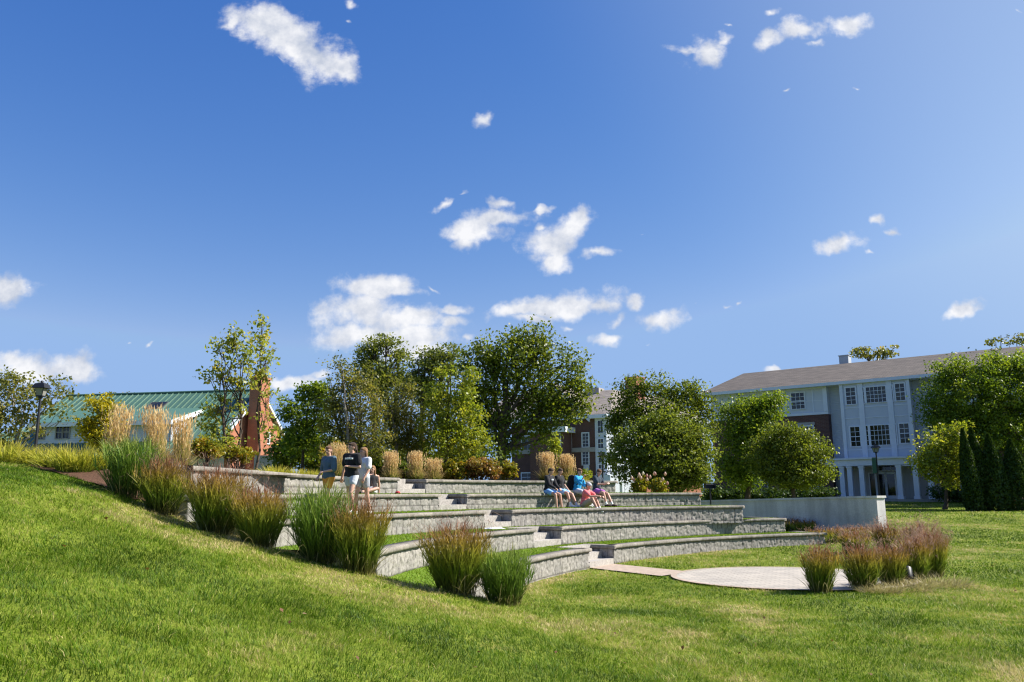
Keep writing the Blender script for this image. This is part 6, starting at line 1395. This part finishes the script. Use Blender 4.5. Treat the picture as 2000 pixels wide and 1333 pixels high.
def person(loc, yaw, scale, label, pose, look, group):
    """pose: unit directions in the person's own frame (x right, y forward, z up); look: clothing"""
    q = dict(torso=(0, 0, 1), head=(0, .05, 1), face=(0, 1, 0), la=(-.15, 0, -1), lf=(-.05, .1, -1), ra=(.15, 0, -1), rf=(.05, .1, -1), lt=(0, 0, -1), ls=(0, 0, -1), rt=(0, 0, -1), rs=(0, 0, -1), lft=(0, 1, 0), rft=(0, 1, 0))
    q.update(pose); q = {k: nv(*v) for k, v in q.items()}
    J = {}; J['pel'] = np.array([0, 0, pose.get('hip', .0)[2] if isinstance(pose.get('hip'), tuple) else look.get('hip', .93)])
    t = q['torso']; sw = look.get('sh', .175)
    side = np.array([1.0, 0, 0]); side = nv(*(side-t*(side@t))); fwd = np.cross(t, side); fwd = -fwd if fwd[1] < 0 else fwd
    J['waist'] = J['pel']+t*.16; J['chest'] = J['pel']+t*.36; J['neck'] = J['pel']+t*.50; h = q['head']
    J['head'] = J['neck']+h*.155
    for s, sg in (('l', -1), ('r', 1)):
        J[s+'sh'] = J['neck']+side*sg*sw-t*.045; J[s+'el'] = J[s+'sh']+q[s+'a']*.275; J[s+'wr'] = J[s+'el']+q[s+'f']*.245
        J[s+'hp'] = J['pel']+side*sg*.088; J[s+'kn'] = J[s+'hp']+q[s+'t']*.43; J[s+'an'] = J[s+'kn']+q[s+'s']*.41
    R = rotz(yaw)
    T = lambda p: np.asarray(loc)+(R @ np.asarray(p))*scale
    J = {k: T(v) for k, v in J.items()}; D_ = {k: R @ v for k, v in q.items()}; side = R @ side; fwd = R @ fwd; t = R @ t; k = scale
    face = D_['face']; up = D_['head']; fr = nv(*(face-up*(face@up))); rt_ = np.cross(fr, up)
    root = empty('person', loc, label, 'person', group)
    b = MB(); C = lambda a, c, r0, r1, m=b: capsule(m, a, c, r0*k, r1*k)
    S_ = side*k
    C(J['pel']-S_*.07, J['pel']+S_*.07, .098, .098); C(J['waist']-S_*.05, J['waist']+S_*.05, .088, .088); C(J['pel'], J['waist'], .115, .10); C(J['waist'], J['chest'], .10, .115); C(J['chest']-S_*.075, J['chest']+S_*.075, .098, .098); C(J['neck']-S_*.10-t*.04*k, J['neck']+S_*.10-t*.04*k, .06, .06); C(J['neck']-t*.04*k, J['head']-up*.03*k, .055, .048)
    Rm = np.stack([rt_, fr, up], 1)
    hc = J['head']
    ellips(b, hc+up*.018*k, np.array([.073, .094, .098])*k, Rm); ellips(b, hc+(fr*.028-up*.045)*k, np.array([.052, .058, .062])*k, Rm)
    capsule(b, hc+(fr*.088+up*.008)*k, hc+(fr*.102-up*.022)*k, .009*k, .0135*k, 8)
    for sg in (-1, 1): ellips(b, hc+(rt_*sg*.074-fr*.005-up*.005)*k, np.array([.012, .02, .032])*k, Rm, 10, 6)
    for s, sg in (('l', -1), ('r', 1)):
        C(J[s+'sh'], J[s+'el'], .046, .037); C(J[s+'el'], J[s+'wr'], .036, .025); C(J[s+'hp'], J[s+'kn'], .082, .055); C(J[s+'kn'], J[s+'kn']+(J[s+'an']-J[s+'kn'])*.4, .053, .052); C(J[s+'kn']+(J[s+'an']-J[s+'kn'])*.4, J[s+'an'], .051, .034)
        ft = D_[s+'ft']; C(J[s+'an']-ft*.03*k-np.array([0, 0, .035])*k, J[s+'an']+ft*.155*k-np.array([0, 0, .05])*k, .038, .028)
        # hand: palm and five curled fingers
        hd = nv(*(J[s+'wr']-J[s+'el'])); wr = J[s+'wr']; pn = nv(*(np.cross(hd, up)+.001)) if abs(hd @ up) < .95 else nv(*side); ac = np.cross(hd, pn)
        curl = -pn*sg if False else ac
        for w_ in (-.022, 0, .022): C(wr, wr+(hd*.085+pn*w_)*k, .02, .015)
        for i, (w_, ln) in enumerate(((-.03, .062), (-.010, .075), (.011, .07), (.031, .055))):
            p0 = wr+(hd*.082+pn*w_)*k; p1 = p0+(hd*.6+curl*.45+pn*w_*1.5)*ln*.55*k; p2 = p1+(hd*.25+curl*.9)*ln*.5*k; C(p0, p1, .0095, .0088); C(p1, p2, .0088, .0072)
        p0 = wr+(hd*.03-pn*.022)*k; p1 = p0+(hd*.6-pn*.75)*.042*k; p2 = p1+(hd*.9-pn*.15+curl*.4)*.032*k; C(p0, p1, .0125, .0105); C(p1, p2, .0102, .008)
    me = fuse(b, .0075*k, 2); me.name = 'body'
    for m_ in (M_SKIN, M_EYE, M_LIP, M_BROW): me.materials.append(m_)
    n = len(me.polygons); ctr = np.empty(n*3); me.polygons.foreach_get('center', ctr); ctr = ctr.reshape(-1, 3); mi = np.zeros(n, int)
    for sg in (-1, 1):
        e = hc+(fr*.088+rt_*sg*.030+up*.012)*k; mi[np.linalg.norm((ctr-e), axis=1) < .0135*k] = 1
        for w_ in (-.011, 0, .011): mi[np.linalg.norm(ctr-(hc+(fr*.092+rt_*(sg*.031+w_)+up*.036)*k), axis=1) < .010*k] = 3
    for w_ in (-.014, 0, .014): mi[np.linalg.norm(ctr-(hc+(fr*.088+rt_*w_-up*.058)*k), axis=1) < .012*k] = 2
    me.polygons.foreach_set('material_index', mi.astype(np.int32)); link('body', me, root)
    def garment(name, m, mat, vox=.012):
        g = fuse(m, vox*k, 3); g.name = name; g.materials.append(mat); return link(name, g, root)
    # hair
    hm = MB(); hair = look['hair']
    ellips(hm, hc+(up*.036-fr*.020)*k, np.array([.083, .094, .092])*k, Rm); ellips(hm, hc+(up*.066+fr*.030)*k, np.array([.068, .062, .046])*k, Rm); ellips(hm, hc+(-fr*.05-up*.01)*k, np.array([.07, .055, .075])*k, Rm)
    if look.get('long'):
        for sg in (-1, -.4, .4, 1): capsule(hm, hc+(rt_*sg*.066-fr*.03+up*.02)*k, J['neck']+(rt_*sg*.085-fr*(.075-.05*abs(sg)*look.get('front', 0)))*k-t*look['long']*k, .032*k, .022*k)
    if look.get('tail'): capsule(hm, hc+(-fr*.10+up*.03)*k, hc+(-fr*.13-up*.12)*k, .03*k, .018*k)
    garment('hair', hm, fab('hair '+hair[0], hair[1]), .009)
    # top
    sh = MB(); I = .018
    C(J['pel']-S_*.07+t*.03*k, J['pel']+S_*.07+t*.03*k, .098+I*1.3, .098+I*1.3, sh); C(J['pel']+t*.03*k, J['chest'], .118+I, .118+I, sh); C(J['waist']-S_*.06, J['waist']+S_*.06, .095+I, .095+I, sh); C(J['chest']-S_*.08, J['chest']+S_*.08, .10+I, .10+I, sh); 
    if not look.get('tank'): C(J['neck']-S_*.115-t*.045*k, J['neck']+S_*.115-t*.045*k, .058+I, .058+I, sh)
    sl = look.get('sleeve', .62)
    for s in 'lr':
        if sl > 0: C(J[s+'sh'], J[s+'sh']+(J[s+'el']-J[s+'sh'])*min(sl, 1), .058+I, .055+I*1.1, sh)
        if sl > 1: C(J[s+'el'], J[s+'el']+(J[s+'wr']-J[s+'el'])*(sl-1), .045+I*.7, .034+I*.6, sh)
    top = garment('shirt', sh, fab(*look['top']))
    # shorts
    st = MB(); C(J['pel']-S_*.07-t*.01*k, J['pel']+S_*.07-t*.01*k, .112, .112, st); C(J['pel'], J['pel']+t*.07*k, .126, .118, st)
    for s in 'lr': C(J[s+'hp'], J[s+'hp']+(J[s+'kn']-J[s+'hp'])*look.get('leg', .62), .105, .092, st)
    garment('shorts', st, fab(*look['shorts']))
    for s in 'lr':
        if look.get('shoe'):
            fm = MB(); ft = D_[s+'ft']; z_ = np.array([0, 0, 1.0]); C(J[s+'an']-ft*.035*k-z_*.042*k, J[s+'an']+ft*.17*k-z_*.055*k, .047, .036, fm); C(J[s+'an']-ft*.02*k-z_*.03*k, J[s+'an']+ft*.04*k-z_*.03*k, .046, .044, fm); garment('shoe', fm, fab(*look['shoe']), .010)
        if look.get('sock'):
            fm = MB(); C(J[s+'an']-z_*.02*k, J[s+'an']+(J[s+'kn']-J[s+'an'])*.18, .044, .046, fm); garment('sock', fm, fab('white sock', (.75, .75, .76)), .010)
    if look.get('cap'):
        cm = MB(); ellips(cm, hc+(up*.052-fr*.004)*k, np.array([.090, .104, .078])*k, Rm); capsule(cm, hc+(up*.03-fr*.08)*k, hc+(up*.015-fr*.15)*k, .03*k, .022*k); garment('cap', cm, fab(*look['cap']), .009)
    if look.get('print'):
        # a short band of white lettering-like marks on the chest
        pm = MB(); pr = np.random.default_rng(len(label)); c0 = J['chest']+(fwd*(.118+I+.012)+t*.035)*k; wd = look['print'][0]*k; hh = look['print'][1]*k
        for i in range(9):
            x0 = (-.5+i/9)*wd
            for j in range(2):
                u0 = x0+wd*.012+j*wd*.05; a = c0+side*u0-fwd*(abs(u0)*.35)**1*.45; hgt = hh*pr.uniform(.75, 1); sxx = side*wd*.018
                P = [a-sxx-t*hgt/2-fwd*.02*k, a+sxx-t*hgt/2-fwd*.02*k, a+sxx-t*hgt/2, a-sxx-t*hgt/2]; pm.hexa(P+[p+t*hgt for p in P])
            a = c0+side*(x0+wd*.035)-fwd*(abs(x0)*.35)*.45; zz = pr.choice([-.4, 0, .4])*hh; sx2 = side*wd*.03; P = [a-sx2+t*(zz-.1*hh)-fwd*.02*k, a+sx2+t*(zz-.1*hh)-fwd*.02*k, a+sx2+t*(zz-.1*hh)+fwd*.001, a-sx2+t*(zz-.1*hh)+fwd*.001]; pm.hexa(P+[p+t*.2*hh for p in P])
        me2 = pm.mesh('shirt_print', fab('white print', (.72, .76, .76))); link('shirt_print', me2, top)
    return root, J, side, fwd, t, k
def tread_point(k, px, out, z):
    c = circ_px(k, px); o = c-np.array(CIR[k][:2]); o /= np.linalg.norm(o); p = c+o*out; return np.array([p[0], p[1], z])
def yaw_to(dx, dy): return math.atan2(-dx, dy)
def add_people():
    gW = 'people walking along the terrace'; gSit = 'young people sitting on the seating walls'
    z3 = ZT[3]-.004
    brown = ('brown', (.13, .065, .03)); dark = ('dark brown', (.05, .028, .016)); fair = ('light brown', (.24, .13, .06))
    w0 = at(640, 980, 18.5); w1 = at(685, 980, 18.35); w2 = at(708, 980, 19.0)
    walk = dict(lt=(-.02, .32, -1), ls=(0, -.12, -1), rt=(.03, -.18, -1), rs=(0, -.42, -1), rft=(0, 1, -.25), lft=(0, 1, .05))
    person((w0[0], w0[1], z3), yaw_to(-.62, -.78), .905, 'walker in a slate blue t-shirt and orange shorts, leftmost of the three walking', dict(walk, hip=(0, 0, .905), head=(0, .12, 1), face=(-.35, 1, -.25), la=(-.22, .1, -1), lf=(.45, .9, -.2), ra=(.28, -.05, -1), rf=(-.25, .75, -.7)), dict(hair=brown, tail=True, top=('slate blue cotton', (.075, .125, .165)), shorts=('orange cotton', (.72, .30, .03)), shoe=('white trainer', (.7, .7, .7)), sleeve=.92, leg=.5), gW)
    person((w1[0], w1[1], z3), yaw_to(-.42, -.9), .945, 'walker in a black t-shirt with white lettering and pale grey shorts', dict(walk, hip=(0, 0, .90), head=(0, .03, 1), face=(.55, 1, -.05), la=(-.30, .18, -1), lf=(.95, .55, .08), ra=(.32, -.25, -1), rf=(.22, .05, -1), lt=(-.06, .42, -1), ls=(0, -.2, -1)), dict(hair=dark, tail=True, top=('black cotton', (.014, .014, .016)), shorts=('pale grey cotton', (.50, .52, .56)), shoe=('white trainer', (.7, .7, .7)), sleeve=.66, leg=.40, print=(.22, .04)), gW)
    person((w2[0], w2[1], z3), yaw_to(-.5, -.86), .90, 'walker with long hair in white and grey, half hidden behind the black t-shirt', dict(walk, hip=(0, 0, .905), face=(.45, 1, -.1), la=(-.2, .25, -1), lf=(.15, .55, -.9), ra=(.2, -.1, -1), rf=(.1, .3, -1), lt=(-.03, -.12, -1), ls=(0, -.3, -1), rt=(.03, .3, -1), rs=(0, -.05, -1)), dict(hair=fair, long=.10, top=('white grey cotton', (.60, .62, .65)), shorts=('grey jersey', (.36, .38, .42)), shoe=('white trainer', (.7, .7, .7)), sleeve=.7, leg=.42), gW)
    # girl sitting on the ground against the topmost wall
    g = at(725, 962, 22.0); person((g[0], g[1], ZT[4]+.10), yaw_to(.45, -.9), .86, 'long-haired girl in a black tank top sitting on the ground before the topmost wall', dict(hip=(0, 0, 0), torso=(-.12, -.2, 1), head=(.05, .1, 1), face=(.9, 1, -.05), la=(-.25, -.25, -1), lf=(-.05, -.1, -1), ra=(.3, -.2, -1), rf=(.1, .1, -1), lt=(.55, .8, .04), ls=(.75, .6, -.12), rt=(-.35, .9, .10), rs=(.9, .3, -.2), lft=(.6, .5, .6), rft=(.8, .3, .1)), dict(hair=fair, long=.16, front=1, tank=True, sleeve=0, top=('black jersey', (.015, .014, .016)), shorts=('white jersey', (.6, .6, .62)), shoe=('dark trainer', (.06, .06, .065)), leg=.35), gSit)
    seat = ZT[4]+.085
    n_ = lambda px: (lambda c: (np.array(CIR[4][:2])-c)/CIR[4][2])(circ_px(4, px))
    def sit(px, turn, label, pose, look, sc=.93, out=.06):
        f = n_(px); a = math.atan2(f[1], f[0])+turn; return person(tread_point(4, px, out, seat), yaw_to(math.cos(a), math.sin(a)), sc, label, dict(dict(hip=(0, 0, 0), torso=(0, .10, 1), head=(0, .35, 1), face=(0, 1, -.55), lt=(-.12, 1, -.22), rt=(.12, 1, -.22), ls=(0, .05, -1), rs=(0, .05, -1)), **pose), look, gSit)
    sit(1073, .25, 'young man in a black long-sleeved sweatshirt and light blue shorts, leftmost on the wall', dict(torso=(0, .16, 1), la=(-.12, .45, -1), lf=(.35, .9, -.55), ra=(.12, .45, -1), rf=(-.35, .9, -.55), lt=(-.1, 1, -.35), rt=(.16, 1, -.35), ls=(.0, .15, -1), rs=(0, .12, -1)), dict(hair=dark, top=('black sweatshirt', (.016, .016, .02)), shorts=('light blue nylon', (.22, .42, .75)), sleeve=1.95, leg=.52, print=(.13, .05)))
    sit(1097, .3, 'young man in a black t-shirt and pale blue shorts leaning back on one arm', dict(torso=(0, -.06, 1), head=(0, .3, 1), face=(.3, 1, -.5), la=(-.12, .3, -1), lf=(.1, .8, -.8), ra=(.32, -.45, -1), rf=(.05, -.15, -1), lt=(-.02, 1, -.30), rt=(.28, 1, -.22), ls=(0, .50, -1), rs=(0, .35, -1), lft=(0, 1, .1)), dict(hair=dark, top=('black cotton', (.014, .014, .016)), shorts=('pale blue nylon', (.27, .46, .72)), sleeve=.66, leg=.62, shoe=('white trainer', (.7, .7, .7)), sock=True))
    bl = sit(1130, .35, 'young man in a bright blue shirt wearing a black backpack, hand raised to his mouth', dict(torso=(0, .16, 1), head=(0, .25, 1), face=(.1, 1, -.35), la=(-.15, .4, -1), lf=(.4, .9, -.2), ra=(.1, .65, -.75), rf=(-.35, .45, 1), lt=(-.05, 1, -.2), rt=(.12, 1, -.2), ls=(0, .2, -1), rs=(0, .15, -1)), dict(hair=brown, top=('bright blue nylon', (.02, .30, .58)), shorts=('light grey jersey', (.48, .49, .55)), sleeve=1.5, leg=.62, shoe=('white trainer', (.7, .7, .7)), sock=True))
    sit(1168, .35, 'young man in a dark navy t-shirt and purple shorts looking down at what he holds', dict(torso=(0, .12, 1), head=(.08, .5, 1), face=(.25, 1, -.8), la=(-.1, .6, -1), lf=(.5, .9, .15), ra=(.12, .6, -1), rf=(-.5, .9, .1), lt=(.06, 1, -.3), rt=(.30, 1, -.22), ls=(.05, .55, -1), rs=(0, .3, -1)), dict(hair=brown, top=('dark navy cotton', (.03, .045, .065)), shorts=('purple nylon', (.42, .12, .45)), sleeve=.66, leg=.55, shoe=('dark slide', (.05, .025, .02)), sock=True))
    c4 = circ_px(4, 1116); p = np.array([*(c4+n_(1116)*.62), ZT[3]+.085]); f = n_(1116); a = math.atan2(f[1], f[0])+.45
    person(p, yaw_to(math.cos(a), math.sin(a)), .93, 'young man in a salmon pink t-shirt and backward cap sitting low with knees drawn up', dict(hip=(0, 0, 0), torso=(0, .25, 1), head=(0, .4, 1), face=(.3, 1, -.4), la=(-.25, .9, -.55), lf=(.35, 1, -.1), ra=(.2, .85, -.6), rf=(-.2, 1, .0), lt=(-.18, 1, .62), ls=(.05, .45, -1), rt=(.22, 1, .55), rs=(-.05, .5, -1)), dict(hair=dark, cap=('grey white cap', (.42, .42, .46)), top=('salmon pink cotton', (.72, .17, .18)), shorts=('khaki cotton', (.42, .34, .24)), sleeve=.66, leg=.72, shoe=('white trainer', (.7, .7, .7)), sock=True), gSit)
    # backpack of the young man in blue: an object of its own
    rt, J, side, fwd, t, k = bl; o = J['chest']-fwd*.24*k-t*.10*k; root = empty('backpack', o-t*.25, 'black backpack with a red tag on the back of the bright blue shirt', 'backpack')
    b = MB(); [capsule(b, o+side*s*.09+t*.14-fwd*.0, o+side*s*.09-t*.16, .10, .115) for s in (-1, 0, 1)]; me = fuse(b, .014, 3); me.materials.append(fab('black nylon', (.012, .012, .014))); me.name = 'bag'; link('bag', me, root)
    b = MB(); [capsule(b, o+side*s*.06-fwd*.09+t*.0, o+side*s*.06-fwd*.09-t*.13, .06, .065) for s in (-1, 1)]; me = fuse(b, .012, 2); me.materials.append(fab('black nylon', (.012, .012, .014))); link('front_pocket', me, root)
    b = MB(); b.box(o-fwd*.115+t*.10-side*.06, (.05, .05, .06)); b.build('tag', fab('red fabric tag', (.6, .03, .04)), root)
    for s in (-1, 1):
        b = MB(); b.tube([o+side*s*.10+t*.18+fwd*.06, J['neck']+side*s*.11*k+t*.03*k, J['chest']+side*s*.12*k+fwd*.15*k, J['waist']+side*s*.14*k+fwd*.02*k], .022, 6); b.build('strap', fab('black nylon', (.012, .012, .014)), root)
add_people()

def fallen_leaves():
    rng = np.random.default_rng(91); m = leafmat('fallen leaves', [(0, (.10, .045, .02)), (.5, (.17, .09, .04)), (1, (.26, .18, .09))], .2, gain=(1, 1, 1))
    n = 110; y = rng.uniform(5, 24, n)**1.0; x = rng.uniform(-.62, .62, n)*y; k = (y < np.interp(x, BX, BY)) | ((x > 1.5) & (np.hypot(x-CIR[1][0], y-CIR[1][1]) < CIR[1][2]-.3) & (np.hypot(x-PC[0], y-PC[1]) > PR)); x, y = x[k], y[k]
    C = np.stack([x, y, ground(x, y)+.045], 1); mb = MB(); leaves(mb, C, .05, rng, up=1.4, aspect=.75); mb.build('fallen_leaves', m, kind='stuff', label='scattered brown and orange fallen leaves on the lawn', cat='leaves')
fallen_leaves()
